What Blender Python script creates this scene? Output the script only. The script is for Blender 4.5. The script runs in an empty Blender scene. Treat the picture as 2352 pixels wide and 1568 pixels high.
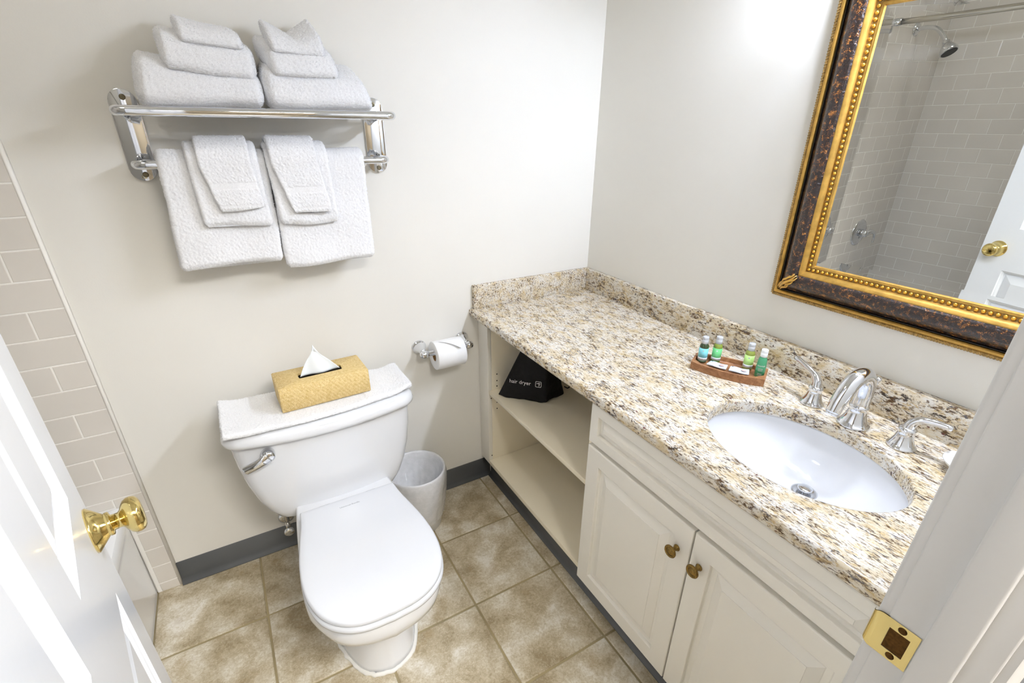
import bpy, bmesh, math, random
import numpy as np
from mathutils import Vector, Matrix

S = bpy.context.scene
COL = S.collection
PI = math.pi

# ------------------------------------------------------------------ camera
cd = bpy.data.cameras.new('camera'); cam = bpy.data.objects.new('camera', cd); COL.objects.link(cam)
yaw, pit, rol = 0.5343, 0.4503, 0.0104
fw = Vector((math.sin(yaw)*math.cos(pit), math.cos(yaw)*math.cos(pit), -math.sin(pit)))
r0 = Vector((math.cos(yaw), -math.sin(yaw), 0)); u0 = r0.cross(fw)
rt = r0*math.cos(rol) + u0*math.sin(rol); up = -r0*math.sin(rol) + u0*math.cos(rol)
m = Matrix((( rt.x, up.x, -fw.x, -1.3088), (rt.y, up.y, -fw.y, -1.6127), (rt.z, up.z, -fw.z, 1.4543), (0, 0, 0, 1)))
cam.matrix_world = m
cd.sensor_width = 36; cd.lens = 1109.06/2352*36
cd.shift_x = -8.28/2352; cd.shift_y = 43.4/2352
cd.clip_start = 0.01
S.camera = cam

# ------------------------------------------------------------------ world, exposure
w = bpy.data.worlds.new('world'); S.world = w; w.use_nodes = True
w.node_tree.nodes['Background'].inputs[0].default_value = (1.0, 0.97, 0.92, 1)
w.node_tree.nodes['Background'].inputs[1].default_value = 0.3
S.view_settings.view_transform = 'Standard'
S.view_settings.look = 'None'
S.view_settings.gamma = 1
S.view_settings.use_curve_mapping = False
S.view_settings.exposure = 0.19
BULB = 400.0          # emission strength of the vanity lamp bulbs
DOME_FILL = 12.0           # emission strength of the added ceiling fill dome
HALL_FILL = 44.0           # emission strength of the added hall fill panel

# ------------------------------------------------------------------ materials
def lin(c):
    return tuple((x/12.92 if x <= 0.04045 else ((x+0.055)/1.055)**2.4) for x in (v/255 for v in c)) + (1,)

class NT:
    """tiny node helper"""
    def __init__(s, mat):
        s.m = mat; mat.use_nodes = True; s.t = mat.node_tree; s.b = s.t.nodes['Principled BSDF']
    def n(s, typ, **kw):
        nd = s.t.nodes.new(typ)
        for k, v in kw.items():
            if k in nd.inputs: nd.inputs[k].default_value = v
            else: setattr(nd, k, v)
        return nd
    def l(s, a, b): s.t.links.new(a, b)
    def coord(s, scale=(1, 1, 1), rnd=False):
        tc = s.n('ShaderNodeTexCoord'); mp = s.n('ShaderNodeMapping'); mp.inputs['Scale'].default_value = scale
        s.l(tc.outputs['Object'], mp.inputs['Vector'])
        if rnd:
            oi = s.n('ShaderNodeObjectInfo'); mu = s.n('ShaderNodeMath', operation='MULTIPLY'); mu.inputs[1].default_value = 37.0
            s.l(oi.outputs['Random'], mu.inputs[0]); s.l(mu.outputs[0], mp.inputs['Location'])
        return mp.outputs['Vector']
    def noise(s, vec, scale, detail=4, rough=0.55, dist=0):
        nd = s.n('ShaderNodeTexNoise'); nd.inputs['Scale'].default_value = scale; nd.inputs['Detail'].default_value = detail
        nd.inputs['Roughness'].default_value = rough; nd.inputs['Distortion'].default_value = dist
        s.l(vec, nd.inputs['Vector']); return nd.outputs['Fac']
    def ramp(s, fac, stops, interp='LINEAR'):
        r = s.n('ShaderNodeValToRGB'); r.color_ramp.interpolation = interp
        e = r.color_ramp.elements
        while len(e) < len(stops): e.new(0.5)
        for el, (p, c) in zip(e, stops): el.position = p; el.color = c
        s.l(fac, r.inputs[0]); return r.outputs['Color']
    def mix(s, fac, a, b, blend='MIX'):
        mx = s.n('ShaderNodeMix', data_type='RGBA', blend_type=blend)
        for sock, v in ((mx.inputs[0], fac), (mx.inputs[6], a), (mx.inputs[7], b)):
            if isinstance(v, (tuple, float, int)): sock.default_value = v
            else: s.l(v, sock)
        return mx.outputs[2]
    def bump(s, h, strength, dist=0.001):
        b = s.n('ShaderNodeBump'); b.inputs['Strength'].default_value = strength; b.inputs['Distance'].default_value = dist
        s.l(h, b.inputs['Height']); s.l(b.outputs[0], s.b.inputs['Normal'])

def mat(name, rgb, rough=0.5, metal=0.0, coat=0.0, bump=None, var=None, spec=0.5, trans=0.0, rnd=False):
    mt = bpy.data.materials.new(name); k = NT(mt); b = k.b
    c = lin(rgb)
    b.inputs['Base Color'].default_value = c
    b.inputs['Roughness'].default_value = rough; b.inputs['Metallic'].default_value = metal
    b.inputs['Coat Weight'].default_value = coat; b.inputs['Coat Roughness'].default_value = 0.05
    b.inputs['Specular IOR Level'].default_value = spec
    b.inputs['Transmission Weight'].default_value = trans
    v = k.coord(rnd=rnd)
    if var:
        sc, amt = var
        f = k.noise(v, sc, 3)
        d = tuple(max(0, x*(1-amt)) for x in c[:3]) + (1,); h = tuple(min(1, x*(1+amt)) for x in c[:3]) + (1,)
        k.l(k.ramp(f, [(0.3, d), (0.7, h)]), b.inputs['Base Color'])
    if bump:
        sc, st = bump[:2]
        k.bump(k.noise(v, sc, 2), st, bump[2] if len(bump) > 2 else 0.001)
    return mt

M = {}
M['wall'] = mat('wall_paint', (236, 233, 225), 0.55, bump=(260, 0.12), var=(2.0, 0.015))
M['ceiling'] = mat('ceiling_paint', (240, 238, 232), 0.8, bump=(200, 0.1))
M['tile'] = mat('glazed_wall_tile', (224, 218, 209), 0.12, coat=0.4, bump=(9, 0.05, 0.002), var=(3, 0.03), rnd=True)
M['grout'] = mat('white_grout', (246, 243, 236), 0.8, bump=(400, 0.2))
M['porcelain'] = mat('white_porcelain', (232, 233, 235), 0.09, coat=0.5, var=(1.5, 0.006))
M['seat_plastic'] = mat('white_seat_plastic', (220, 222, 226), 0.16, coat=0.2, var=(1.5, 0.006))
M['tub'] = mat('white_tub_enamel', (242, 243, 244), 0.12, coat=0.5, var=(1.5, 0.01))
M['chrome'] = mat('chrome', (226, 228, 232), 0.06, 1.0, bump=(20, 0.02))
M['satin'] = mat('satin_steel', (200, 196, 188), 0.24, 1.0, bump=(60, 0.02))
M['brass'] = mat('polished_brass', (224, 202, 134), 0.10, 1.0, bump=(60, 0.03))
M['oldbrass'] = mat('antique_brass', (138, 112, 62), 0.30, 1.0, var=(260, 0.35), bump=(500, 0.15))
M['darkbrass'] = mat('antique_brass_dark', (84, 60, 30), 0.38, 1.0, var=(260, 0.3))
M['cab'] = mat('cabinet_paint', (245, 241, 231), 0.36, coat=0.05, bump=(240, 0.02), var=(3, 0.012))
M['shelf'] = mat('cream_melamine', (248, 238, 214), 0.42, bump=(150, 0.05), var=(3, 0.015))
M['door'] = mat('white_door_paint', (228, 230, 233), 0.26, coat=0.15, bump=(40, 0.06), var=(3, 0.012))
M['jamb'] = mat('white_trim_paint', (218, 217, 215), 0.4, bump=(60, 0.08), var=(4, 0.015))
M['vinyl'] = mat('grey_vinyl', (104, 106, 108), 0.42, bump=(300, 0.1), var=(8, 0.06))
M['caulk'] = mat('white_caulk', (238, 236, 230), 0.6, bump=(200, 0.4))
M['black'] = mat('black_fabric', (17, 16, 17), 0.7, bump=(70, 0.6, 0.006), var=(30, 0.3), spec=0.3)
M['print'] = mat('white_print', (238, 238, 238), 0.6, var=(80, 0.02))
M['ink'] = mat('grey_ink', (120, 124, 132), 0.6, var=(80, 0.05))
M['paper'] = mat('white_tissue_paper', (250, 250, 250), 0.9, bump=(500, 0.35), var=(20, 0.01))
M['tissue'] = mat('tissue', (244, 249, 252), 0.9, bump=(200, 0.2), var=(20, 0.01))
M['card'] = mat('brown_card', (150, 112, 66), 0.9, var=(60, 0.1))
M['dark'] = mat('dark_hole', (42, 33, 24), 0.9, var=(60, 0.1))
M['binplastic'] = mat('white_bin_plastic', (247, 247, 246), 0.35, var=(6, 0.02))
M['tortoise'] = None
M['cap'] = mat('clear_white_cap', (232, 234, 238), 0.12, coat=0.3, trans=0.25, var=(60, 0.02))
M['whitecap'] = mat('white_cap', (246, 248, 248), 0.25, var=(60, 0.02))
M['soap'] = mat('white_ceramic', (246, 246, 244), 0.15, coat=0.4, var=(6, 0.01))
M['hallwall'] = mat('hall_wall_paint', (150, 138, 118), 0.7, bump=(260, 0.12), var=(2.0, 0.02))
M['carpet'] = mat('beige_carpet', (120, 108, 90), 0.95, bump=(600, 0.6), var=(40, 0.1))
M['rubber'] = mat('grey_rubber', (70, 70, 70), 0.6, var=(30, 0.1))
M['screw'] = mat('dull_screw', (120, 112, 92), 0.35, 1.0, var=(200, 0.2))

# towel
def towel_mat():
    mt = bpy.data.materials.new('white_terry'); k = NT(mt); v = k.coord(rnd=True)
    k.b.inputs['Roughness'].default_value = 0.95; k.b.inputs['Specular IOR Level'].default_value = 0.15
    k.b.inputs['Sheen Weight'].default_value = 0.25
    k.l(k.ramp(k.noise(v, 420, 3), [(0.3, lin((234, 234, 235))), (0.65, lin((249, 249, 250)))]), k.b.inputs['Base Color'])
    k.bump(k.noise(v, 900, 2), 0.45, 0.0010)
    return mt
M['towel'] = towel_mat()
def weave_flat():
    mt = bpy.data.materials.new('white_flat_weave'); k = NT(mt); v = k.coord((1, 1, 4))
    k.b.inputs['Roughness'].default_value = 0.9; k.b.inputs['Base Color'].default_value = lin((250, 250, 250))
    k.bump(k.noise(v, 900, 1), 0.25, 0.0008)
    return mt
M['hem'] = weave_flat()

def granite():
    mt = bpy.data.materials.new('granite'); k = NT(mt)
    v = k.coord((1, 0.27, 0.62)); vi = k.coord((1, 0.6, 1))
    base = k.ramp(k.noise(vi, 40, 4, 0.55, 0.5), [(0.30, lin((212, 192, 152))), (0.46, lin((226, 215, 193))), (0.58, lin((231, 226, 216))), (0.75, lin((221, 215, 205)))])
    mask = k.noise(vi, 32, 3, 0.5, 0.4)
    def flakes(scale, gain, lo, hi, dist, top=1.0):
        fl = k.noise(v, scale, 6, 0.70, dist)
        ad = k.n('ShaderNodeMath', operation='MULTIPLY_ADD'); k.l(mask, ad.inputs[0]); ad.inputs[1].default_value = gain; k.l(fl, ad.inputs[2])
        return k.ramp(ad.outputs[0], [(lo, (0, 0, 0, 1)), (hi, (top, top, top, 1))])
    c = k.mix(flakes(190, 0.14, 0.605, 0.68, 0.4, 0.85), base, lin((198, 168, 112)))
    c = k.mix(flakes(330, 0.16, 0.618, 0.675, 0.4, 0.9), c, lin((146, 124, 92)))
    dcol = k.ramp(k.noise(v, 110, 2), [(0.35, lin((70, 62, 56))), (0.5, lin((100, 74, 46))), (0.65, lin((96, 92, 94)))])
    c = k.mix(flakes(230, 0.26, 0.676, 0.722, 0.5), c, dcol)
    vo = k.n('ShaderNodeTexVoronoi'); vo.inputs['Scale'].default_value = 62; k.l(vi, vo.inputs['Vector'])
    rd = k.ramp(vo.outputs['Distance'], [(0.10, (1, 1, 1, 1)), (0.17, (0, 0, 0, 1))])
    rm = k.ramp(k.noise(vi, 26, 2), [(0.57, (0, 0, 0, 1)), (0.61, (1, 1, 1, 1))])
    c = k.mix(k.mix(1.0, rd, rm, 'MULTIPLY'), c, lin((112, 66, 60)))
    k.l(c, k.b.inputs['Base Color']); k.b.inputs['Roughness'].default_value = 0.16; k.b.inputs['Specular IOR Level'].default_value = 0.4
    return mt
M['granite'] = granite()

def stone():
    mt = bpy.data.materials.new('stone_floor_tile'); k = NT(mt); v = k.coord(rnd=True)
    big = k.noise(v, 10, 3, 0.5, 0.4); fine = k.noise(v, 120, 5, 0.65, 0.8)
    a = k.n('ShaderNodeMath', operation='MULTIPLY_ADD'); k.l(fine, a.inputs[0]); a.inputs[1].default_value = 0.60; k.l(big, a.inputs[2])
    c = k.ramp(a.outputs[0], [(0.58, lin((156, 140, 110))), (0.76, lin((188, 174, 146))), (0.88, lin((208, 198, 176))), (1.02, lin((227, 221, 208)))])
    rust = k.ramp(k.noise(v, 16, 4, 0.6), [(0.56, (0, 0, 0, 1)), (0.72, (0.40, 0.40, 0.40, 1))])
    c = k.mix(rust, c, lin((158, 132, 88)))
    spk = k.ramp(k.noise(v, 230, 3, 0.6), [(0.60, (0, 0, 0, 1)), (0.72, (0.5, 0.5, 0.5, 1))])
    c = k.mix(spk, c, lin((222, 216, 202)))
    k.l(c, k.b.inputs['Base Color']); k.b.inputs['Roughness'].default_value = 0.42
    k.bump(fine, 0.35, 0.002)
    return mt
M['stone'] = stone()
M['floorgrout'] = mat('floor_grout', (160, 146, 112), 0.9, bump=(300, 0.4), var=(5, 0.25))

def tortoise():
    mt = bpy.data.materials.new('tortoise_lacquer'); k = NT(mt); v = k.coord()
    n1 = k.noise(v, 100, 3, 0.6, 0.4); n2 = k.noise(v, 520, 3, 0.65, 0.6)
    a = k.n('ShaderNodeMath', operation='MULTIPLY_ADD'); k.l(n2, a.inputs[0]); a.inputs[1].default_value = 0.9; k.l(n1, a.inputs[2])
    hf_ = k.n('ShaderNodeMath', operation='MULTIPLY'); hf_.inputs[1].default_value = 0.5; k.l(a.outputs[0], hf_.inputs[0])
    c = k.ramp(hf_.outputs[0], [(0.49, lin((36, 26, 25))), (0.52, lin((66, 40, 26))), (0.555, lin((140, 84, 36))), (0.60, lin((196, 138, 66)))])
    k.l(c, k.b.inputs['Base Color']); k.b.inputs['Roughness'].default_value = 0.28; k.b.inputs['Coat Weight'].default_value = 0.5
    k.bump(k.noise(v, 120, 4, 0.6, 0.8), 0.8, 0.004)
    return mt
M['tortoise'] = tortoise()
M['gold'] = mat('gold_leaf', (206, 164, 84), 0.32, 0.75, var=(45, 0.22), bump=(300, 0.15))
M['goldbead'] = mat('gold_bead', (228, 178, 70), 0.25, 0.8, var=(200, 0.1))
M['goldold'] = mat('gold_patina', (168, 136, 78), 0.40, 0.45, var=(180, 0.45), bump=(400, 0.3))
M['groove'] = mat('black_groove', (30, 25, 20), 0.35, var=(120, 0.3))
M['mirror'] = mat('mirror_silver', (240, 243, 242), 0.0, 1.0, var=(0.5, 0.001))

def basket():
    mt = bpy.data.materials.new('woven_rattan'); k = NT(mt); v = k.coord()
    mp = k.n('ShaderNodeMapping'); mp.inputs['Rotation'].default_value = (0.78, 0.62, 0.78); k.l(v, mp.inputs['Vector'])
    ck = k.n('ShaderNodeTexChecker'); ck.inputs['Scale'].default_value = 330; k.l(mp.outputs['Vector'], ck.inputs['Vector'])
    n = k.noise(v, 130, 3)
    c1 = k.ramp(n, [(0.3, lin((206, 172, 104))), (0.7, lin((228, 200, 138)))])
    c2 = k.ramp(n, [(0.3, lin((222, 192, 126))), (0.7, lin((240, 218, 164)))])
    k.l(k.mix(ck.outputs['Fac'], c1, c2), k.b.inputs['Base Color']); k.b.inputs['Roughness'].default_value = 0.6
    wv = k.n('ShaderNodeTexVoronoi'); wv.inputs['Scale'].default_value = 260; k.l(mp.outputs['Vector'], wv.inputs['Vector'])
    k.bump(wv.outputs['Distance'], 0.7, 0.002)
    return mt
M['basket'] = basket()

def wood():
    mt = bpy.data.materials.new('acacia_wood'); k = NT(mt); v = k.coord((1.6, 0.5, 1))
    c = k.ramp(k.noise(v, 60, 5, 0.6, 1.5), [(0.3, lin((128, 82, 50))), (0.5, lin((162, 112, 72))), (0.72, lin((188, 140, 98)))])
    k.l(c, k.b.inputs['Base Color']); k.b.inputs['Roughness'].default_value = 0.4; k.bump(k.noise(v, 120, 3), 0.2, 0.001)
    return mt
M['wood'] = wood()

def liner():
    mt = bpy.data.materials.new('clear_bin_liner'); k = NT(mt); v = k.coord()
    t = k.t; out = t.nodes['Material Output']
    tr = k.n('ShaderNodeBsdfTransparent'); ms = k.n('ShaderNodeMixShader')
    k.b.inputs['Base Color'].default_value = lin((250, 250, 252)); k.b.inputs['Roughness'].default_value = 0.18
    k.b.inputs['Specular IOR Level'].default_value = 0.7
    k.bump(k.noise(v, 45, 2, 0.5, 1.2), 0.5, 0.004)
    f = k.ramp(k.noise(v, 30, 2), [(0.3, (0.46, 0.46, 0.46, 1)), (0.7, (0.54, 0.54, 0.54, 1))])
    k.l(f, ms.inputs[0]); k.l(tr.outputs[0], ms.inputs[1]); k.l(k.b.outputs[0], ms.inputs[2]); k.l(ms.outputs[0], out.inputs[0])
    return mt
M['liner'] = liner()

def shade_glass():
    mt = bpy.data.materials.new('opal_shade_glass'); k = NT(mt); out = k.t.nodes['Material Output']
    k.b.inputs['Base Color'].default_value = lin((244, 244, 242)); k.b.inputs['Roughness'].default_value = 0.3
    tl_ = k.n('ShaderNodeBsdfTranslucent'); tl_.inputs[0].default_value = lin((240, 238, 232)); ms = k.n('ShaderNodeMixShader'); ms.inputs[0].default_value = 0.3
    k.l(k.b.outputs[0], ms.inputs[1]); k.l(tl_.outputs[0], ms.inputs[2]); k.l(ms.outputs[0], out.inputs[0]); return mt
M['shadeglass'] = shade_glass()

def liquid(name, rgb, rough=0.08):
    return mat(name, rgb, rough, coat=0.5, trans=0.25, var=(60, 0.05))
def label_mat(name, top, zsplit=None):
    return mat(name, top, 0.45, var=(80, 0.02))

def emit(name, rgb, strength):
    mt = bpy.data.materials.new(name); k = NT(mt)
    k.b.inputs['Base Color'].default_value = lin((250, 250, 250)); k.b.inputs['Emission Color'].default_value = lin(rgb); k.b.inputs['Emission Strength'].default_value = strength
    return mt

# ------------------------------------------------------------------ mesh helpers
def tag(o, label=None, cat=None, group=None, kind=None):
    if label: o['label'] = label
    if cat: o['category'] = cat
    if group: o['group'] = group
    if kind: o['kind'] = kind
    return o

def thing(name, loc, label, cat, group=None, kind=None):
    o = bpy.data.objects.new(name, None); COL.objects.link(o); o.location = loc; o.empty_display_size = 0.05
    return tag(o, label, cat, group, kind)

def worg(o):
    v = Vector((0, 0, 0))
    while o is not None: v = v + Vector(o.location); o = o.parent
    return v

def mk(name, verts, faces, mt, parent=None, smooth=True, origin=None, autosmooth=None):
    """link one mesh object; verts are world coordinates"""
    V = np.asarray(verts, float).reshape(-1, 3)
    if origin is None:
        origin = worg(parent) if parent is not None else Vector((V[:, 0].mean(), V[:, 1].mean(), V[:, 2].min()))
    origin = Vector(origin)
    me = bpy.data.meshes.new(name)
    me.from_pydata((V - np.array(origin)).tolist(), [], [list(map(int, f)) for f in faces])
    if smooth:
        me.polygons.foreach_set('use_smooth', [True]*len(me.polygons))
    bm = bmesh.new(); bm.from_mesh(me); bmesh.ops.recalc_face_normals(bm, faces=bm.faces); bm.to_mesh(me); bm.free()
    if autosmooth: me.set_sharp_from_angle(angle=math.radians(autosmooth))
    me.materials.append(mt)
    o = bpy.data.objects.new(name, me); COL.objects.link(o)
    if parent is not None:
        o.parent = parent; o.location = origin - worg(parent)
    else: o.location = origin
    return o

def inst(name, src, parent, wloc, rot=None):
    o = bpy.data.objects.new(name, src.data if hasattr(src, 'data') else src); COL.objects.link(o)
    if parent is not None:
        o.parent = parent; o.location = Vector(wloc) - worg(parent)
    else: o.location = wloc
    if rot is not None: o.rotation_euler = rot
    return o

def join(*parts):
    V = []; F = []; n = 0
    for v, f in parts:
        v = np.asarray(v, float).reshape(-1, 3); V.append(v); F += [[i+n for i in q] for q in f]; n += len(v)
    return np.vstack(V), F

def box(x0, x1, y0, y1, z0, z1, bev=0.0, seg=2):
    bm = bmesh.new(); bmesh.ops.create_cube(bm, size=1)
    for v in bm.verts:
        v.co = ((x0+x1)/2 + v.co.x*(x1-x0), (y0+y1)/2 + v.co.y*(y1-y0), (z0+z1)/2 + v.co.z*(z1-z0))
    if bev > 0: bmesh.ops.bevel(bm, geom=list(bm.edges), offset=bev, segments=seg, affect='EDGES', profile=0.5)
    bm.verts.index_update()
    r = ([tuple(v.co) for v in bm.verts], [[v.index for v in f.verts] for f in bm.faces]); bm.free(); return r

def prism(poly, axis, a, b, bev=0.0, seg=2):
    """extrude a 2D polygon along an axis ('x','y','z') from a to b"""
    bm = bmesh.new()
    def P(p, t): return {'x': (t, p[0], p[1]), 'y': (p[0], t, p[1]), 'z': (p[0], p[1], t)}[axis]
    lo = [bm.verts.new(P(p, a)) for p in poly]; hi = [bm.verts.new(P(p, b)) for p in poly]
    n = len(poly); bm.faces.new(lo); bm.faces.new(hi[::-1])
    for i in range(n): bm.faces.new((lo[i], lo[(i+1) % n], hi[(i+1) % n], hi[i]))
    if bev > 0: bmesh.ops.bevel(bm, geom=list(bm.edges), offset=bev, segments=seg, affect='EDGES', profile=0.5)
    bm.verts.index_update()
    r = ([tuple(v.co) for v in bm.verts], [[v.index for v in f.verts] for f in bm.faces]); bm.free(); return r

def loft(rings, cap0=True, cap1=True, closed=True):
    V = np.vstack([np.asarray(r, float) for r in rings]); n = len(rings[0]); F = []
    for i in range(len(rings)-1):
        for j in range(n if closed else n-1):
            k = (j+1) % n
            F.append([i*n+j, i*n+k, (i+1)*n+k, (i+1)*n+j])
    if cap0: F.append(list(range(n))[::-1])
    if cap1: F.append([(len(rings)-1)*n+j for j in range(n)])
    return V, F

def frame_of(axis):
    a = Vector(axis).normalized(); h = Vector((0, 0, 1)) if abs(a.z) < 0.9 else Vector((1, 0, 0))
    u = a.cross(h).normalized(); v = a.cross(u).normalized(); return a, u, v

def lathe(prof, org, axis=(0, 0, 1), n=40):
    """prof: (distance along axis, radius)"""
    a, u, v = frame_of(axis); org = Vector(org); rings = []
    for d, r in prof:
        r = max(r, 1e-5)
        rings.append([org + a*d + (u*math.cos(2*PI*j/n) + v*math.sin(2*PI*j/n))*r for j in range(n)])
    return loft(rings)

def smooth_path(pts, n=8):
    """Catmull-Rom through points (any dimension)"""
    P = np.asarray(pts, float); P = np.vstack([2*P[0]-P[1], P, 2*P[-1]-P[-2]]); out = []
    for i in range(1, len(P)-2):
        for t in np.linspace(0, 1, n, endpoint=False):
            a, b, c, d = P[i-1], P[i], P[i+1], P[i+2]
            out.append(0.5*((2*b) + (-a+c)*t + (2*a-5*b+4*c-d)*t*t + (-a+3*b-3*c+d)*t**3))
    out.append(P[-2]); return np.array(out)

def tube(path, rad, n=16, flat=1.0, cap=True):
    """sweep a circle; rad scalar or per-point; parallel transport"""
    P = np.asarray(path, float); R = np.broadcast_to(np.asarray(rad, float), (len(P),))
    T = np.gradient(P, axis=0); T /= np.linalg.norm(T, axis=1)[:, None]
    h = np.array([0, 0, 1.0]) if abs(T[0][2]) < 0.9 else np.array([1.0, 0, 0])
    u = np.cross(T[0], h); u /= np.linalg.norm(u); rings = []
    for i in range(len(P)):
        u = u - T[i]*(u@T[i]); u /= np.linalg.norm(u); v = np.cross(T[i], u)
        th = np.arange(n)*2*PI/n
        rings.append(P[i] + R[i]*(np.outer(np.cos(th), u)*flat + np.outer(np.sin(th), v)))
    return loft(rings, cap, cap)

def arc_corner(pts, r, n=6):
    """polyline with filleted corners"""
    P = [np.array(p, float) for p in pts]; out = [P[0]]
    for i in range(1, len(P)-1):
        a = P[i-1]-P[i]; b = P[i+1]-P[i]; la = np.linalg.norm(a); lb = np.linalg.norm(b); a /= la; b /= lb
        d = min(r, la*0.49, lb*0.49)
        for t in np.linspace(0, 1, n):
            p0 = P[i]+a*d; p2 = P[i]+b*d
            out.append((1-t)**2*p0 + 2*t*(1-t)*P[i] + t*t*p2)
    out.append(P[-1]); return np.array(out)

def hexa(c8, nx, ny, nz, r=(0.2, 0.2, 0.2)):
    """rounded block mapped into 8 corners; c8 order: (x0y0z0,x1y0z0,x1y1z0,x0y1z0, same at z1). returns verts, faces, unit coords, normals"""
    idx = {}; pts = []; F = []
    def grid(ax, side):
        dims = [nx, ny, nz]; a, b = [i for i in range(3) if i != ax]
        g = np.zeros((dims[a]+1, dims[b]+1), int)
        for i in range(dims[a]+1):
            for j in range(dims[b]+1):
                k = [0, 0, 0]; k[a] = i; k[b] = j; k[ax] = dims[ax]*side; k = tuple(k)
                if k not in idx: idx[k] = len(pts); pts.append(k)
                g[i, j] = idx[k]
        for i in range(dims[a]):
            for j in range(dims[b]):
                F.append([g[i, j], g[i+1, j], g[i+1, j+1], g[i, j+1]])
    for ax in range(3):
        for sd in (0, 1): grid(ax, sd)
    P = np.array(pts, float)/np.array([nx, ny, nz])*2-1
    rr = np.array(r); inn = np.clip(P, -(1-rr), 1-rr); d = (P-inn)/rr
    L = np.linalg.norm(d, axis=1)[:, None]; dn = d/np.maximum(L, 1e-9)
    # keep faces flat, corners rounded
    mx = np.abs(d).max(axis=1)[:, None]
    U = inn + dn*rr*mx
    t = (U+1)/2; c = np.asarray(c8, float)
    x, y, z = t[:, :1], t[:, 1:2], t[:, 2:]
    W = ((1-x)*(1-y)*(1-z)*c[0] + x*(1-y)*(1-z)*c[1] + x*y*(1-z)*c[2] + (1-x)*y*(1-z)*c[3]
         + (1-x)*(1-y)*z*c[4] + x*(1-y)*z*c[5] + x*y*z*c[6] + (1-x)*y*z*c[7])
    return W, F, t, dn

def vnoise(P, scale, seed=0):
    """cheap smooth value noise, numpy"""
    rs = np.random.RandomState(seed); T = rs.rand(32, 32, 32)
    q = P*scale + rs.rand(3)*13; i = np.floor(q).astype(int); f = q-i; f = f*f*(3-2*f); out = 0
    for dx in (0, 1):
        for dy in (0, 1):
            for dz in (0, 1):
                wgt = (f[:, 0] if dx else 1-f[:, 0])*(f[:, 1] if dy else 1-f[:, 1])*(f[:, 2] if dz else 1-f[:, 2])
                out = out + wgt*T[(i[:, 0]+dx) % 32, (i[:, 1]+dy) % 32, (i[:, 2]+dz) % 32]
    return out-0.5

def text_mesh(txt, size):
    cu = bpy.data.curves.new('t', 'FONT'); cu.body = txt; cu.size = size; cu.align_x = 'CENTER'; cu.align_y = 'CENTER'; cu.resolution_u = 3
    o = bpy.data.objects.new('t', cu); COL.objects.link(o)
    bpy.context.view_layer.update()
    me = bpy.data.meshes.new_from_object(o.evaluated_get(bpy.context.evaluated_depsgraph_get()))
    V = np.array([v.co[:] for v in me.vertices]); F = [list(p.vertices) for p in me.polygons]
    bpy.data.objects.remove(o); bpy.data.curves.remove(cu); bpy.data.meshes.remove(me)
    return V, F

# ------------------------------------------------------------------ the room
XL = -2.556; YF = -1.512; ZC = 2.44; XT = -1.711
TILE_Z0, TILE_P = 0.0366, 0.0759
XA, YA, FT = -0.5466, -0.2877, 0.3049
TUBX = -1.7675; TUBH = 0.385
HOLE0, HOLE1 = -1.483, -0.730       # rough opening in the front wall
DH = 2.04

fl = mk('floor', *box(XL-0.1, 0.1, -1.64, 0.1, -0.06, -0.003), M['floorgrout'], smooth=False)
tag(fl, 'beige stone-look tiled bathroom floor with tan grout', 'floor', kind='structure')
wb = mk('wall_back', *box(XL-0.1, 0.1, 0, 0.1, -0.06, ZC), M['wall'], smooth=False)
tag(wb, 'cream painted wall behind the toilet, tiled at the tub end', 'wall', kind='structure')
wr = mk('wall_right', *box(0, 0.1, -1.602, 0, -0.06, ZC), M['wall'], smooth=False)
tag(wr, 'cream painted wall behind the vanity and the mirror', 'wall', kind='structure')
wl = mk('wall_left', *box(XL-0.1, XL, -1.602, 0, -0.06, ZC), M['wall'], smooth=False)
tag(wl, 'white subway-tiled long wall beside the bathtub', 'wall', kind='structure')
wf = mk('wall_front', *join(box(XL, HOLE0, -1.602, YF, -0.06, ZC), box(HOLE1, 0, -1.602, YF, -0.06, ZC), box(HOLE0, HOLE1, -1.602, YF, DH+0.02, ZC)), M['wall'], smooth=False)
tag(wf, 'cream painted wall around the bathroom doorway', 'wall', kind='structure')
ce = mk('ceiling', *box(XL-0.1, 0.1, -1.602, 0.1, ZC, ZC+0.06), M['ceiling'], smooth=False)
tag(ce, 'plain white bathroom ceiling above the vanity', 'ceiling', kind='structure')

# the hall behind the camera: carpet, walls, ceiling with an added fill light
hf = mk('floor_hall', *box(-3.2, 1.2, -3.6, -1.64, -0.06, -0.004), M['carpet'], smooth=False)
tag(hf, 'brown carpeted hall floor outside the bathroom door', 'floor', kind='structure')
hw_ = mk('wall_hall', *join(box(-3.3, 1.3, -3.7, -3.6, -0.06, ZC), box(-3.3, -3.2, -3.6, -1.602, -0.06, ZC), box(1.2, 1.3, -3.6, -1.602, -0.06, ZC), box(0, 1.2, -1.602, -1.55, -0.06, ZC), box(-3.2, XL, -1.602, -1.55, -0.06, ZC)), M['hallwall'], smooth=False)
tag(hw_, 'tan painted hall walls facing the bathroom door', 'wall', kind='structure')
hc = mk('ceiling_hall', *box(-3.3, 1.3, -3.7, -1.602, ZC, ZC+0.06), M['ceiling'], smooth=False)
tag(hc, 'plain white hall ceiling outside the bathroom', 'ceiling', kind='structure')
hl = thing('hall_fill_light', (-0.55, -2.4, ZC), 'added fill light, flat white panel on the hall ceiling', 'lamp')  # added panel, brightens the lower bathroom through the doorway
mk('frame', *box(-1.20, 0.10, -2.70, -2.10, ZC-0.03, ZC-0.0005, 0.004), M['whitecap'], hl)
mk('diffuser', *box(-1.17, 0.07, -2.67, -2.13, ZC-0.034, ZC-0.028, 0.002), emit('hall_fill_panel', (250, 248, 244), HALL_FILL), hl)

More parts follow.
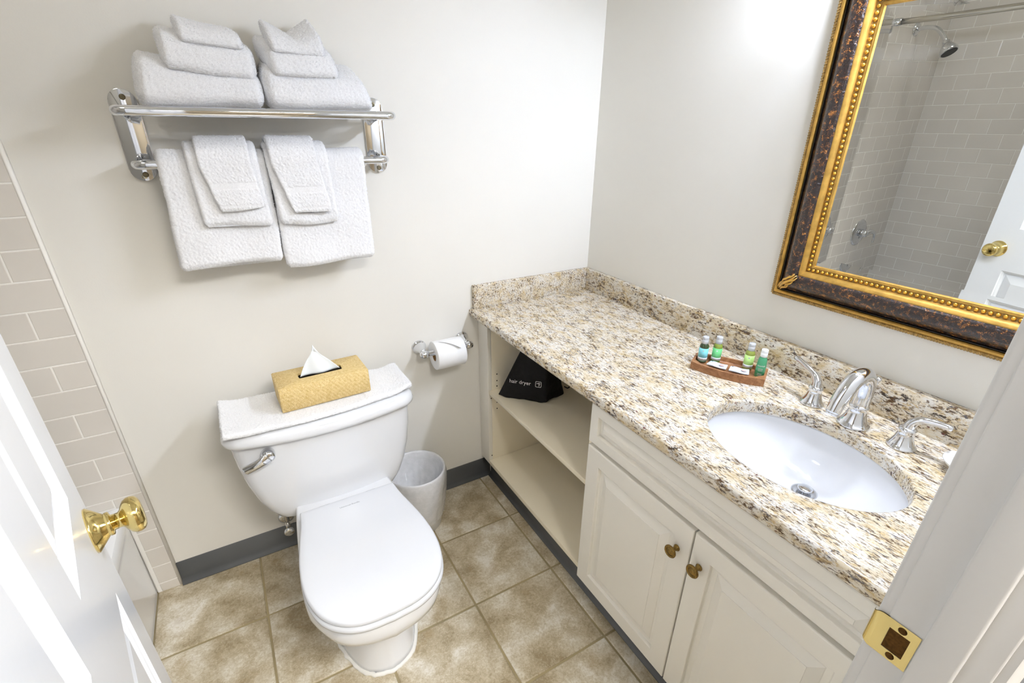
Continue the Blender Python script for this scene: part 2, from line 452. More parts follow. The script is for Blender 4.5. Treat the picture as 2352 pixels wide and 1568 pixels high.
# floor tiles, one object each
rng = random.Random(4)
cache = {}
def tile_mesh(name, sx, sy, mt, th, bev, key):
    k = (name, round(sx, 4), round(sy, 4), key)
    if k not in cache:
        v, f = box(-sx/2, sx/2, -sy/2, sy/2, -th, 0, 0)
        # pillowed top: rings
        def ring(ins, z): return [(-sx/2+ins, -sy/2+ins, z), (sx/2-ins, -sy/2+ins, z), (sx/2-ins, sy/2-ins, z), (-sx/2+ins, sy/2-ins, z)]
        V, F = loft([ring(0, -th), ring(0, -bev), ring(bev*0.35, -bev*0.3), ring(bev*1.2, 0)], cap0=False)
        me = bpy.data.meshes.new(name); me.from_pydata(V.tolist(), [], F); me.materials.append(mt); me.update(); cache[k] = me
    return cache[k]
gx = [XA + i*FT for i in range(-6, 2)]; gy = [YA - j*FT for j in range(-1, 6)]
G = 0.0032
for a in range(len(gx)-1):
    for b in range(len(gy)-1):
        x0 = max(gx[a]+G, TUBX-0.0075); x0 = TUBX-0.0095 if x0-TUBX < 0.02 else x0; x1 = min(gx[a+1]-G, -0.49); y1 = min(gy[b]-G, -0.002); y0 = max(gy[b+1]+G, -1.62)
        if x1-x0 < 0.02 or y1-y0 < 0.02: continue
        me = tile_mesh('tile', x1-x0, y1-y0, M['stone'], 0.01, 0.003, 0)
        o = bpy.data.objects.new('tile', me); COL.objects.link(o); o.parent = fl
        o.location = Vector(((x0+x1)/2, (y0+y1)/2, rng.uniform(-0.0006, 0.0004))) - Vector(fl.location)

# wall tiles
def wall_tile(parent, sx, sz, loc, rot):
    me = tile_mesh('tile', sx, sz, M['tile'], 0.0085, 0.0013, 1)
    o = bpy.data.objects.new('tile', me); COL.objects.link(o); o.parent = parent
    o.location = Vector(loc) - Vector(parent.location); o.rotation_euler = rot
GW = 0.0015
wg = mk('grout', *join(box(XL, XT+0.002, -0.0076, 0, TUBH-0.01, 2.31), box(TUBX-0.01, XT+0.002, -0.0076, 0, 0, TUBH)), M['grout'], wb, smooth=False)
wg2 = mk('grout', *box(XL, XL+0.0076, YF, 0, TUBH-0.01, 2.31), M['grout'], wl, smooth=False)
for k in range(-1, 30):
    z0 = TILE_Z0 + k*TILE_P + GW; z1 = z0 + TILE_P - 2*GW
    if k == -1: z0 = 0.001
    # back wall
    xs = XT; first = 0.0765 if k % 2 == 0 else 0.153
    lo = XL if z1 > TUBH else TUBX + 0.001
    zz0 = z0
    while xs - lo > 0.012:
        x1 = xs - (0 if xs == XT else GW); x0 = max(xs - first + GW, lo + 0.001)
        if z0 < TUBH < z1 and x0 < TUBX - 0.02: zz0 = TUBH + 0.001
        else: zz0 = z0
        if z1-zz0 > 0.01: wall_tile(wb, x1-x0, z1-zz0, ((x0+x1)/2, -0.0085, (zz0+z1)/2), (PI/2, 0, 0))
        xs -= first; first = 0.153
    if z1 < TUBH: continue
    zz0 = max(z0, TUBH+0.001)
    if z1-zz0 < 0.01: continue
    ys = -0.0085; first = 0.118 if k % 2 == 0 else 0.0415
    while ys - YF > 0.012:
        y1 = ys - GW; y0 = max(ys - first + GW, YF + 0.001)
        wall_tile(wl, y1-y0, zz0*-1 + z1, (XL+0.0085, (y0+y1)/2, (zz0+z1)/2), (PI/2, 0, PI/2))
        ys -= first; first = 0.153
mk('tile_edge', *prism([(XT-0.002, 0), (XT-0.002, -0.0088), (XT+0.002, -0.0085), (XT+0.005, -0.006), (XT+0.0075, 0)], 'z', 0.001, 2.31), M['grout'], wb)

# vinyl cove base on the back wall and along the toe kick
def cove(p): return [(0, 0.001), (-0.017, 0.001), (-0.0165, 0.004), (-0.010, 0.008), (-0.006, 0.014), (-0.0038, 0.024), (-0.003, 0.092), (-0.0015, 0.0945), (0, 0.0945)]
bb = mk('baseboard_back', *prism(cove(0), 'x', XT+0.006, -0.488), M['vinyl'])
tag(bb, 'dark grey vinyl cove base along the back wall', 'baseboard', kind='structure')
br = mk('baseboard_right', *prism([(-0.488+a, b) for a, b in cove(0)], 'y', YF, -0.017), M['vinyl'])
tag(br, 'dark grey vinyl cove base under the vanity cabinets', 'baseboard', kind='structure')

# ------------------------------------------------------------------ door frame (jambs, stops, casings) with the strike plate
XJ = -0.750; XH = -1.466
tr = thing('trim_1', (-0.75, -1.55, 0), 'white painted door jamb and casing with brass strike plate', 'door frame', kind='structure')
for s, xj, xo in ((1, XJ, HOLE1), (-1, XH, HOLE0)):
    a, b = sorted((xj, xo+0.0*s))
    mk('jamb', *box(a, b, -1.602, -1.511, 0, DH+0.02, 0.002), M['jamb'], tr)
    st0, st1 = sorted((xj, xj-0.010*s))
    mk('stop', *box(st0, st1, -1.580, -1.5465, 0, DH, 0.003, 3), M['jamb'], tr)
    # casings: room side and hall side, profiled
    e = xj + 0.0015*s
    prof = [(e, -1.512), (e, -1.5045), (e+0.0012*s, -1.5012), (e+0.005*s, -1.4995), (e+0.030*s, -1.4995), (e+0.034*s, -1.496), (e+0.058*s, -1.494), (e+0.060*s, -1.512)]
    mk('casing', *prism(prof, 'z', 0, DH+0.06), M['jamb'], tr, autosmooth=50)
    prof = [(e+0.004*s, -1.602), (e+0.004*s, -1.609), (e+0.008*s, -1.612), (e+0.062*s, -1.616), (e+0.064*s, -1.602)]
    mk('casing', *prism(prof, 'z', 0, DH+0.06), M['jamb'], tr, autosmooth=50)
mk('head_jamb', *box(XH, XJ, -1.602, -1.511, DH, DH+0.02, 0.002), M['jamb'], tr)
mk('casing', *box(XH-0.06, XJ+0.06, -1.512, -1.4995, DH-0.001, DH+0.06, 0.003), M['jamb'], tr)
# strike plate: flat leaf let into the jamb, lip curling round the room-side edge
zc = 0.928; hh = 0.0285
def strike():
    path = [(XJ-0.0012, -1.5445), (XJ-0.0012, -1.512), (XJ-0.0014, -1.505), (XJ-0.0006, -1.4995), (XJ+0.003, -1.4972), (XJ+0.009, -1.4965)]
    P = smooth_path(path, 5); rows = []
    for (x, y) in P:
        t = max(0, (y+1.508)/0.012); h = hh*(1-0.30*min(1, t)**2)
        rows.append((x, y, h))
    V = []; F = []; cols = [-1, -0.55, 0.55, 1]
    for th in (0, 0.0012):
        for (x, y, h) in rows:
            for c in cols: V.append((x+th, y, zc+c*h))
    nr = len(rows); nc = 4; off = nr*nc
    for i in range(nr-1):
        for j in range(nc-1):
            yc = (rows[i][1]+rows[i+1][1])/2
            if j == 1 and -1.5385 < yc < -1.517: continue
            a = i*nc+j; F.append([a, a+1, a+nc+1, a+nc]); F.append([off+a, off+a+nc, off+a+nc+1, off+a+1])
    return V, F
sp = mk('strike_plate', *strike(), M['brass'], tr); sp['label'] = 'polished brass strike plate with latch hole'
mk('latch_hole', *box(XJ-0.0008, XJ+0.001, -1.5385, -1.517, zc-0.0155, zc+0.0155), M['darkbrass'], sp, smooth=False)
for dz in (-0.0215, 0.0215):
    mk('screw', *lathe([(0, 0.0045), (0.0006, 0.0042), (0.0009, 0.003), (0.0007, 0.0)], (XJ-0.0013, -1.528, zc+dz), (-1, 0, 0), 16), M['darkbrass'], sp)

# ------------------------------------------------------------------ the door, opened 102 degrees into the room
ph = math.radians(12.35); PIV = np.array([-1.463, -1.508]); DA = np.array([-math.sin(ph), math.cos(ph)]); DN = np.array([math.cos(ph), math.sin(ph)])
def dp(s, wv, z): p = PIV + DA*s + DN*wv; return (p[0], p[1], z)
dr = thing('door_1', (PIV[0], PIV[1], 0.0), 'white six-panel bathroom door standing open with a brass knob', 'door', kind='structure')
DWID = 0.71; TH = 0.035; Z0 = 0.012; Z1 = 2.03
cs = [(0.105, 0.305), (0.405, 0.605)]; zs = [(0.24, 0.845), (1.02, 1.60), (1.70, 1.90)]
sc = [0, 0.105, 0.305, 0.405, 0.605, DWID]; zc_ = [Z0, 0.24, 0.845, 1.02, 1.60, 1.70, 1.90, Z1]
V = []; F = []
for face, wv in ((0, TH), (1, 0.0)):
    base = len(V)
    for z in zc_:
        for s in sc: V.append(dp(s, wv, z))
    for i in range(len(zc_)-1):
        for j in range(len(sc)-1):
            if i in (1, 3, 5) and j in (1, 3): continue
            a = base + i*6 + j; F.append([a, a+1, a+7, a+6])
n0 = 0; n1 = 48
for i in range(7): F.append([n0+i*6, n0+(i+1)*6, n1+(i+1)*6, n1+i*6]); F.append([n0+i*6+5, n0+(i+1)*6+5, n1+(i+1)*6+5, n1+i*6+5])
for j in range(5): F.append([n0+j, n0+j+1, n1+j+1, n1+j]); F.append([n0+42+j, n0+43+j, n1+43+j, n1+42+j])
mk('slab', V, F, M['door'], dr, smooth=False)
def panel_rings(O, A, B, N, wd, ht, prof):
    O = np.array(O, float); A = np.array(A, float); B = np.array(B, float); N = np.array(N, float); rings = []
    for ins, d in prof:
        rings.append([O + A*a + B*b + N*d for a, b in ((ins, ins), (wd-ins, ins), (wd-ins, ht-ins), (ins, ht-ins))])
    return loft(rings, cap0=False)
DPROF = [(0, 0), (0.001, -0.002), (0.003, -0.004), (0.006, -0.005), (0.009, -0.007), (0.011, -0.010), (0.013, -0.0115), (0.016, -0.0115), (0.018, -0.010), (0.046, -0.004), (0.048, -0.0035)]
for (s0, s1) in cs:
    for (z0, z1) in zs:
        mk('panel', *panel_rings(dp(s0, TH, z0), (DA[0], DA[1], 0), (0, 0, 1), (DN[0], DN[1], 0), s1-s0, z1-z0, DPROF), M['door'], dr, smooth=False)
        mk('panel', *panel_rings(dp(s0, 0, z0), (DA[0], DA[1], 0), (0, 0, 1), (-DN[0], -DN[1], 0), s1-s0, z1-z0, DPROF), M['door'], dr, smooth=False)
for sd in (1, -1):
    org = dp(0.65, TH if sd > 0 else 0, 0.93); ax = (DN[0]*sd, DN[1]*sd, 0)
    kb = mk('knob', *lathe([(0.029, 0.0113), (0.034, 0.0113), (0.0365, 0.0135), (0.039, 0.019), (0.043, 0.0245), (0.048, 0.0272), (0.053, 0.0275), (0.058, 0.0255), (0.0615, 0.021), (0.063, 0.0135), (0.0635, 0.0)], org, ax, 48), M['brass'], dr)
    kb['label'] = 'polished brass door knob'
    mk('rosette', *lathe([(0, 0.0335), (0.0025, 0.0335), (0.004, 0.032), (0.0185, 0.0165), (0.0195, 0.0175), (0.0235, 0.0175), (0.0245, 0.0162), (0.0255, 0.0118), (0.0300, 0.0113)], org, ax, 48), M['brass'], kb)
lp = [dp(0.7105, 0.006, 0.90), dp(0.7105, 0.029, 0.90), dp(0.7105, 0.029, 0.957), dp(0.7105, 0.006, 0.957)]
mk('latch_plate', lp, [[0, 1, 2, 3]], M['brass'], dr, smooth=False)

# ------------------------------------------------------------------ bathtub and shower fittings (seen beside the door and in the mirror)
tb = thing('bathtub', (-2.16, -0.76, 0), 'white enamel alcove bathtub behind the open door', 'bathtub')
tx0, tx1, ty0, ty1 = XL+0.0095, TUBX, YF+0.002, -0.0095
def rrect(x0, x1, y0, y1, r, z, n=8):
    out = []
    for cx, cy, a0 in ((x1-r, y1-r, 0), (x0+r, y1-r, 90), (x0+r, y0+r, 180), (x1-r, y0+r, 270)):
        for k in range(n+1):
            a = math.radians(a0 + 90*k/n); out.append((cx+r*math.cos(a), cy+r*math.sin(a), z))
    return out
rings = [rrect(tx0, tx1-0.012, ty0, ty1, 0.003, 0.001), rrect(tx0, tx1-0.010, ty0, ty1, 0.003, 0.30), rrect(tx0, tx1-0.002, ty0, ty1, 0.003, 0.335), rrect(tx0, tx1, ty0, ty1, 0.003, 0.345),
         rrect(tx0, tx1, ty0, ty1, 0.004, TUBH-0.012), rrect(tx0, tx1-0.004, ty0, ty1, 0.006, TUBH-0.003), rrect(tx0+0.004, tx1-0.014, ty0+0.004, ty1-0.004, 0.01, TUBH),
         rrect(tx0+0.06, tx1-0.075, ty0+0.10, ty1-0.07, 0.12, TUBH), rrect(tx0+0.068, tx1-0.083, ty0+0.11, ty1-0.078, 0.12, TUBH-0.01),
         rrect(tx0+0.09, tx1-0.10, ty0+0.17, ty1-0.10, 0.13, 0.16), rrect(tx0+0.12, tx1-0.13, ty0+0.24, ty1-0.13, 0.12, 0.09), rrect(tx0+0.18, tx1-0.19, ty0+0.32, ty1-0.2, 0.1, 0.075)]
mk('tub_shell', *loft(rings), M['tub'], tb, autosmooth=40)
vp = (-2.20, -0.0085, 0.765)
sv = thing('shower_valve', vp, 'chrome shower valve with lever on the tub wall, seen in the mirror', 'shower valve')
mk('trim_plate', *lathe([(0, 0.082), (0.003, 0.082), (0.009, 0.072), (0.012, 0.045), (0.014, 0.03), (0.014, 0)], vp, (0, -1, 0), 48), M['chrome'], sv)
mk('valve_hub', *lathe([(0.013, 0.024), (0.04, 0.022), (0.052, 0.020), (0.056, 0.012), (0.056, 0)], vp, (0, -1, 0), 32), M['chrome'], sv)
mk('lever', *tube(smooth_path([(-2.20, -0.055, 0.770), (-2.235, -0.066, 0.775), (-2.27, -0.068, 0.762), (-2.289, -0.066, 0.735), (-2.293, -0.064, 0.70)], 6), np.linspace(0.014, 0.007, 25), 14), M['chrome'], sv)
tsx = -2.16
tsp = thing('tub_spout', (tsx, -0.0085, 0.52), 'chrome bathtub spout below the shower valve', 'spout')
mk('spout_body', *tube(smooth_path([(tsx, -0.0085, 0.53), (tsx, -0.06, 0.535), (tsx, -0.11, 0.53), (tsx, -0.135, 0.51)], 6), np.linspace(0.027, 0.021, 19), 20), M['chrome'], tsp)
mk('flange', *lathe([(0, 0.034), (0.004, 0.034), (0.008, 0.028), (0.008, 0)], (tsx, -0.0085, 0.53), (0, -1, 0), 32), M['chrome'], tsp)
shp = (-2.19, -0.0085, 1.85)
sh = thing('shower_sprayer', shp, 'chrome shower head on a bent arm, seen in the mirror', 'shower head')
mk('flange', *lathe([(0, 0.032), (0.004, 0.032), (0.010, 0.024), (0.012, 0.012), (0.012, 0)], shp, (0, -1, 0), 32), M['chrome'], sh)
arm = smooth_path([(-2.19, -0.0085, 1.85), (-2.19, -0.06, 1.852), (-2.185, -0.11, 1.84), (-2.178, -0.15, 1.805), (-2.172, -0.17, 1.78)], 6)
mk('arm', *tube(arm, 0.0105, 16), M['chrome'], sh)
hd = (-2.171, -0.1715, 1.778); hax = Vector((0.15, -0.55, -0.80))
hd_o = mk('head', *lathe([(-0.002, 0.012), (0.004, 0.017), (0.016, 0.017), (0.018, 0.020), (0.034, 0.030), (0.050, 0.0385), (0.062, 0.0395), (0.066, 0.037), (0.066, 0)], hd, hax, 40), M['chrome'], sh)
hp = Vector(hd) + hax.normalized()*0.0662
mk('spray_face', *lathe([(0, 0.034), (0.0015, 0.033), (0.002, 0.028), (0.001, 0.022), (0.002, 0.012), (0.002, 0)], hp, hax, 32), M['rubber'], hd_o)
rd = thing('shower_rod', (-1.845, -0.06, 1.85), 'satin shower curtain rod above the tub, seen in the mirror', 'curtain rod')
mk('rod', *tube(np.array([(-1.845, -0.03, 1.858), (-1.845, -0.3, 1.852), (-1.845, -0.8, 1.85), (-1.845, YF+0.01, 1.85)]), 0.0128, 20), M['satin'], rd)
mk('wall_flange', *lathe([(0, 0.032), (0.004, 0.032), (0.012, 0.022), (0.016, 0.016), (0.03, 0.016)], (-1.865, -0.0085, 1.828), (0, -1, 0), 32), M['chrome'], rd)
mk('bracket', *join(tube(np.array([(-1.845, -0.028, 1.858), (-1.845, -0.095, 1.857)]), 0.0165, 20), tube(np.array([(-1.862, -0.036, 1.82), (-1.850, -0.048, 1.858)]), 0.014, 16)), M['chrome'], rd)

# ------------------------------------------------------------------ open shelf cabinet
CX = -0.53; CT = 0.789; YM = -0.737
oc = thing('shelf_cabinet', (-0.28, -0.37, 0.0), 'open cream shelf cabinet under the counter beside the toilet wall', 'cabinet')
mk('face_stile', *box(CX, CX+0.018, -0.079, -0.001, 0.118, CT, 0.0015), M['cab'], oc)
lsp = mk('side_panel', *box(CX+0.018, -0.012, -0.079, -0.061, 0.118, CT, 0.001), M['shelf'], oc)
mk('side_panel', *box(CX, -0.012, YM, YM+0.016, 0.118, CT, 0.001), M['shelf'], oc)
mk('back_panel', *box(-0.012, -0.002, YM, -0.061, 0.10, CT), M['shelf'], oc, smooth=False)
mk('shelf', *box(CX+0.004, -0.012, YM+0.0165, -0.0795, 0.467, 0.485, 0.001), M['shelf'], oc)
mk('bottom_shelf', *box(CX, -0.012, YM+0.0165, -0.0795, 0.118, 0.138, 0.001), M['shelf'], oc)
mk('toe_board', *box(-0.487, -0.475, YM, -0.001, 0.001, 0.117), M['cab'], oc, smooth=False)
holes = [(-0.489, z) for z in (0.552, 0.522, 0.497, 0.420, 0.390)] + [(-0.516, 0.158), (-0.516, 0.758), (-0.516, 0.446)]
hme = None
for (hx, hz) in holes:
    if hme is None:
        h0 = mk('pin_hole', *lathe([(0, 0.0028), (0.0004, 0.0027), (0.0004, 0)], (hx, -0.0790, hz), (0, -1, 0), 12), M['dark'], lsp, origin=(hx, -0.079, hz)); hme = h0
    else: inst('pin_hole', hme, lsp, (hx, -0.079, hz))

# ------------------------------------------------------------------ sink cabinet
sc_ = thing('sink_cabinet', (-0.28, -1.12, 0.0), 'cream raised-panel sink cabinet with two doors and antique brass knobs', 'cabinet')
mk('carcass', *box(CX, -0.005, YF+0.003, YM-0.0005, 0.105, 0.52, 0.001), M['cab'], sc_)
mk('face_frame', *box(CX, CX+0.02, YF+0.003, YM-0.0005, 0.52, CT, 0.001), M['cab'], sc_)
mk('toe_board', *box(-0.487, -0.475, YF+0.003, YM-0.0005, 0.001, 0.104), M['cab'], sc_, smooth=False)
CPROF = [(0, -0.020), (0, -0.003), (0.001, -0.001), (0.0035, 0), (0.050, 0), (0.0515, -0.001), (0.0525, -0.0095), (0.0545, -0.0108), (0.066, -0.0108), (0.0675, -0.0095), (0.090, -0.0012), (0.0905, 0.0), (0.092, 0.0)]
DPR = [(a*0.72 if a > 0.01 else a, d) for a, d in CPROF]
def cab_front(name, y0, y1, z0, z1, prof):
    # y0 > y1 ; facing -x
    return mk(name, *panel_rings((CX-0.0205, y0, z0), (0, -1, 0), (0, 0, 1), (-1, 0, 0), y0-y1, z1-z0, prof), M['cab'], sc_, smooth=False)
cab_front('drawer_front', -0.742, -1.497, 0.657, 0.781, [(a*0.62 if a > 0.01 else a, d*(1.15 if a > 0.01 else 1)) for a, d in CPROF])
for (y0, y1, yk) in ((-0.742, -1.1235, -1.089), (-1.1275, -1.497, -1.1545)):
    d = cab_front('door', y0, y1, 0.116, 0.644, CPROF)
    kz = 0.563
    kn = mk('knob', *lathe([(0, 0.0085), (0.002, 0.0085), (0.004, 0.0065), (0.010, 0.005), (0.015, 0.0062), (0.018, 0.012), (0.0205, 0.0158), (0.0235, 0.0162), (0.026, 0.0145), (0.0262, 0.0118), (0.0245, 0.0112), (0.0245, 0.0095), (0.0255, 0.009), (0.0265, 0.005), (0.0268, 0)], (CX-0.0205, yk, kz), (-1, 0, 0), 36), M['oldbrass'], d)
    kn['label'] = 'round antique brass cabinet knob'

# ------------------------------------------------------------------ granite countertop with splashes
H = 0.823; HB = 0.790
ct = thing('countertop', (-0.28, -0.76, HB), 'speckled cream and brown granite vanity countertop with backsplash', 'countertop')
SCX, SCY, SA, SB = -0.316, -1.175, 0.160, 0.211
x0, x1, y0, y1 = -0.567, -0.0005, YF+0.001, -0.0005
angs = sorted(set([2*PI*i/120 for i in range(120)] + [math.atan2(yy-SCY, xx-SCX) % (2*PI) for xx in (x0, x1) for yy in (y0, y1)]))
def rect_at(a, ins, z):
    dx, dy = math.cos(a), math.sin(a)
    t = min([((x1-0*ins if dx > 0 else x0+ins)-SCX)/dx if abs(dx) > 1e-9 else 1e9, ((y1 if dy > 0 else y0)-SCY)/dy if abs(dy) > 1e-9 else 1e9])
    return (SCX+dx*t, SCY+dy*t, z)
def ell_at(a, g, z):
    # point of the ellipse in polar direction a
    dx, dy = math.cos(a), math.sin(a); t = 1/math.sqrt((dx/(SA+g))**2 + (dy/(SB+g))**2); return (SCX+dx*t, SCY+dy*t, z)
rings = [[ell_at(a, 0.000, HB) for a in angs], [ell_at(a, 0, H-0.005) for a in angs], [ell_at(a, 0.0015, H-0.0015) for a in angs], [ell_at(a, 0.005, H) for a in angs]]
for t in (0.25, 0.5, 0.75):
    rings.append([tuple(np.array(ell_at(a, 0.005, H))*(1-t) + np.array(rect_at(a, 0.010, H))*t) for a in angs])
rings += [[rect_at(a, 0.010, H) for a in angs], [rect_at(a, 0.005, H-0.0015) for a in angs], [rect_at(a, 0.0015, H-0.005) for a in angs], [rect_at(a, 0, H-0.011) for a in angs],
          [rect_at(a, 0, HB+0.009) for a in angs], [rect_at(a, 0.002, HB+0.004) for a in angs], [rect_at(a, 0.008, HB) for a in angs]]
V, F = loft(rings, False, False)
n = len(angs); L = len(rings)-1
for j in range(n): F.append([L*n+j, L*n+(j+1) % n, (j+1) % n, j])
mk('slab', V, F, M['granite'], ct, autosmooth=60)
mk('backsplash', *box(-0.021, -0.0005, YF+0.001, -0.0205, H, H+0.0905, 0.0015), M['granite'], ct)
mk('backsplash', *box(-0.552, -0.0005, -0.0202, -0.0005, H, H+0.0905, 0.0015), M['granite'], ct)

# ------------------------------------------------------------------ sink
sk = thing('sink', (SCX, SCY, 0.68), 'white oval undermount porcelain sink set in the granite', 'sink')
def ell(cx, cy, a, b, z, n=72): return [(cx+a*math.cos(2*PI*j/n), cy+b*math.sin(2*PI*j/n), z) for j in range(n)]
DX, DY, DZ = -0.262, -1.190, 0.681
def bow(t):  # t 0 rim .. 1 drain
    return SCX*(1-t)+DX*t, SCY*(1-t)+DY*t
rr = [ell(SCX, SCY, SA+0.022, SB+0.022, HB-0.012), ell(SCX, SCY, SA+0.022, SB+0.022, HB-0.0005), ell(SCX, SCY, SA+0.004, SB+0.004, HB-0.0005)]
for zf, sc in ((0.05, 0.999), (0.15, 0.985), (0.3, 0.95), (0.45, 0.89), (0.6, 0.80), (0.73, 0.68), (0.84, 0.53), (0.92, 0.38), (0.97, 0.24), (1.0, 0.115)):
    t = (1-sc)/0.885*1.0; cx, cy = bow(min(1, t**1.3)); e = max(0, (sc-0.3)/0.7)
    a = sc*(SA+0.004); b = sc*(SB+0.004); mn = (a+b)/2
    a = a*e + mn*(1-e); b = b*e + mn*(1-e)
    rr.append(ell(cx, cy, a, b, HB-0.001 - (HB-0.001-DZ)*zf))
outer = [ell(cxy[0], cxy[1], a, b, z) for (cxy, a, b, z) in (((DX, DY), 0.03, 0.03, DZ-0.008), (bow(0.6), 0.09, 0.12, DZ), (bow(0.3), 0.14, 0.19, DZ+0.04), (bow(0), SA+0.012, SB+0.012, HB-0.03))]
allr = outer + rr
mk('basin', *loft(allr, True, True), M['porcelain'], sk)
dp0 = (DX, DY, DZ)
dr_o = mk('drain', *lathe([(0.000, 0.0255), (0.0025, 0.0285), (0.004, 0.028), (0.0045, 0.025), (0.0035, 0.0190), (0.0025, 0.0175), (0.0022, 0.010), (0.0022, 0)], (DX, DY, DZ), (0, 0, 1), 40), M['chrome'], sk)
mk('stopper', *lathe([(-0.003, 0.0135), (0.010, 0.0138), (0.0105, 0.0158), (0.0130, 0.0162), (0.0152, 0.014), (0.0168, 0.007), (0.0171, 0)], (DX, DY, DZ), (0, 0, 1), 36), M['chrome'], sk)

# ------------------------------------------------------------------ widespread faucet
fa = thing('faucet', (-0.115, -1.183, H), 'chrome widespread faucet with arched spout and two lever handles', 'faucet')
bell = [(0, 0.0272), (0.0025, 0.0282), (0.005, 0.0275), (0.006, 0.0255), (0.012, 0.0225), (0.022, 0.0185), (0.034, 0.0160), (0.042, 0.0152), (0.0435, 0.0172), (0.0465, 0.0174), (0.048, 0.0152), (0.050, 0.0145)]
bell2 = [(d*1.12, r*1.22) for d, r in bell]
spo = mk('spout', *tube(smooth_path([(-0.117, -1.183, 0.872), (-0.114, -1.183, 0.905), (-0.119, -1.182, 0.938), (-0.137, -1.180, 0.958), (-0.163, -1.178, 0.957), (-0.187, -1.176, 0.938), (-0.204, -1.174, 0.908), (-0.214, -1.173, 0.880)], 7),
     np.interp(np.linspace(0, 1, 50), [0, 0.3, 0.6, 0.85, 1], [0.0182, 0.0182, 0.0182, 0.0172, 0.0152]), 24), M['chrome'], fa)
mk('spout_base', *lathe(bell2, (-0.117, -1.183, H), (0, 0, 1), 40), M['chrome'], spo)
mk('aerator', *lathe([(0, 0.0140), (0.006, 0.0138), (0.006, 0)], (-0.214, -1.173, 0.881), (-0.3, 0.03, -0.95), 24), M['chrome'], spo)
for (bx, by, pts) in ((-0.108, -1.077, [(-0.108, -1.077, 0.868), (-0.107, -1.074, 0.884), (-0.104, -1.063, 0.897), (-0.100, -1.045, 0.905), (-0.094, -1.018, 0.913), (-0.090, -0.997, 0.918)]),
                      (-0.117, -1.285, [(-0.117, -1.285, 0.868), (-0.116, -1.288, 0.884), (-0.113, -1.299, 0.896), (-0.110, -1.316, 0.901), (-0.106, -1.340, 0.902), (-0.104, -1.352, 0.901)])):
    hnd = mk('handle', *tube(smooth_path(pts, 7), np.interp(np.linspace(0, 1, 36), [0, 0.3, 0.5, 0.9, 0.97, 1], [0.0130, 0.0092, 0.0075, 0.0068, 0.0055, 0.002]), 20), M['chrome'], fa)
    mk('handle_base', *lathe(bell, (bx, by, H), (0, 0, 1), 40), M['chrome'], hnd)
mk('lift_rod', *join(tube(np.array([(-0.083, -1.188, H), (-0.083, -1.188, 0.93)]), 0.0026, 10), lathe([(0, 0.003), (0.003, 0.0055), (0.008, 0.0075), (0.012, 0.0065), (0.014, 0.003), (0.0145, 0)], (-0.083, -1.188, 0.929), (0, 0, 1), 20)), M['chrome'], fa)

# ------------------------------------------------------------------ soap dish
sd = mk('soap_dish', *loft([ell(-0.112, -1.425, 0.030, 0.042, H), ell(-0.112, -1.425, 0.034, 0.047, H+0.004), ell(-0.112, -1.425, 0.050, 0.066, H+0.020), ell(-0.112, -1.425, 0.0525, 0.069, H+0.025), ell(-0.112, -1.425, 0.051, 0.0675, H+0.0275), ell(-0.112, -1.425, 0.047, 0.063, H+0.026), ell(-0.112, -1.425, 0.036, 0.050, H+0.012), ell(-0.112, -1.425, 0.02, 0.03, H+0.009)]), M['soap'])
tag(sd, 'white oval soap dish at the far end of the counter', 'soap dish')

# ------------------------------------------------------------------ mirror
MT = math.radians(1.3); MW, MH = 0.63, 0.76; MY0, MZ0 = -0.840, 1.034
def mp_(a, b, c): return (-0.0015 - b*math.sin(MT) - c*math.cos(MT), MY0 - a, MZ0 + b*math.cos(MT) - c*math.sin(MT))
mi = thing('mirror', (-0.002, MY0-MW/2, MZ0), 'large mirror in an ornate gold and dark tortoise frame', 'mirror')
def mould(name, prof, mt, parent):
    rings = []
    for a, c in prof:
        rings.append([mp_(a, a, c), mp_(MW-a, a, c), mp_(MW-a, MH-a, c), mp_(a, MH-a, c)])
    return mk(name, *loft(rings, False, False), mt, parent, autosmooth=35)
fr = mould('frame', [(0.026, 0.010)] + [(0.028+0.046*t, 0.011+0.021*math.sin(t*PI*0.78)**0.8 if t > 0 else 0.011) for t in np.linspace(0, 1, 16)], M['tortoise'], mi)
fr['label'] = 'dark mottled tortoise-lacquer moulding'
mould('outer_fillet', [(0.004, 0.0), (0.004, 0.006), (0.010, 0.007), (0.011, 0.014), (0.0135, 0.0165), (0.017, 0.0165), (0.0195, 0.014), (0.020, 0.008)], M['gold'], fr)
mould('groove', [(0.0195, 0.009), (0.021, 0.007), (0.0215, 0.0115), (0.0228, 0.0115), (0.0235, 0.007), (0.028, 0.0105)], M['groove'], fr)
mould('inner_cove', [(0.0735, 0.022), (0.0740, 0.0255), (0.0765, 0.0262), (0.0795, 0.0245), (0.083, 0.0205), (0.0865, 0.0185), (0.0875, 0.0155)], M['gold'], fr)
mould('bead_channel', [(0.0873, 0.0155), (0.0885, 0.0135), (0.0965, 0.0125), (0.0975, 0.014)], M['goldold'], fr)
mould('inner_lip', [(0.0973, 0.0125), (0.0978, 0.0150), (0.1000, 0.0158), (0.1030, 0.0148), (0.1050, 0.0110), (0.1055, 0.0062)], M['gold'], fr)
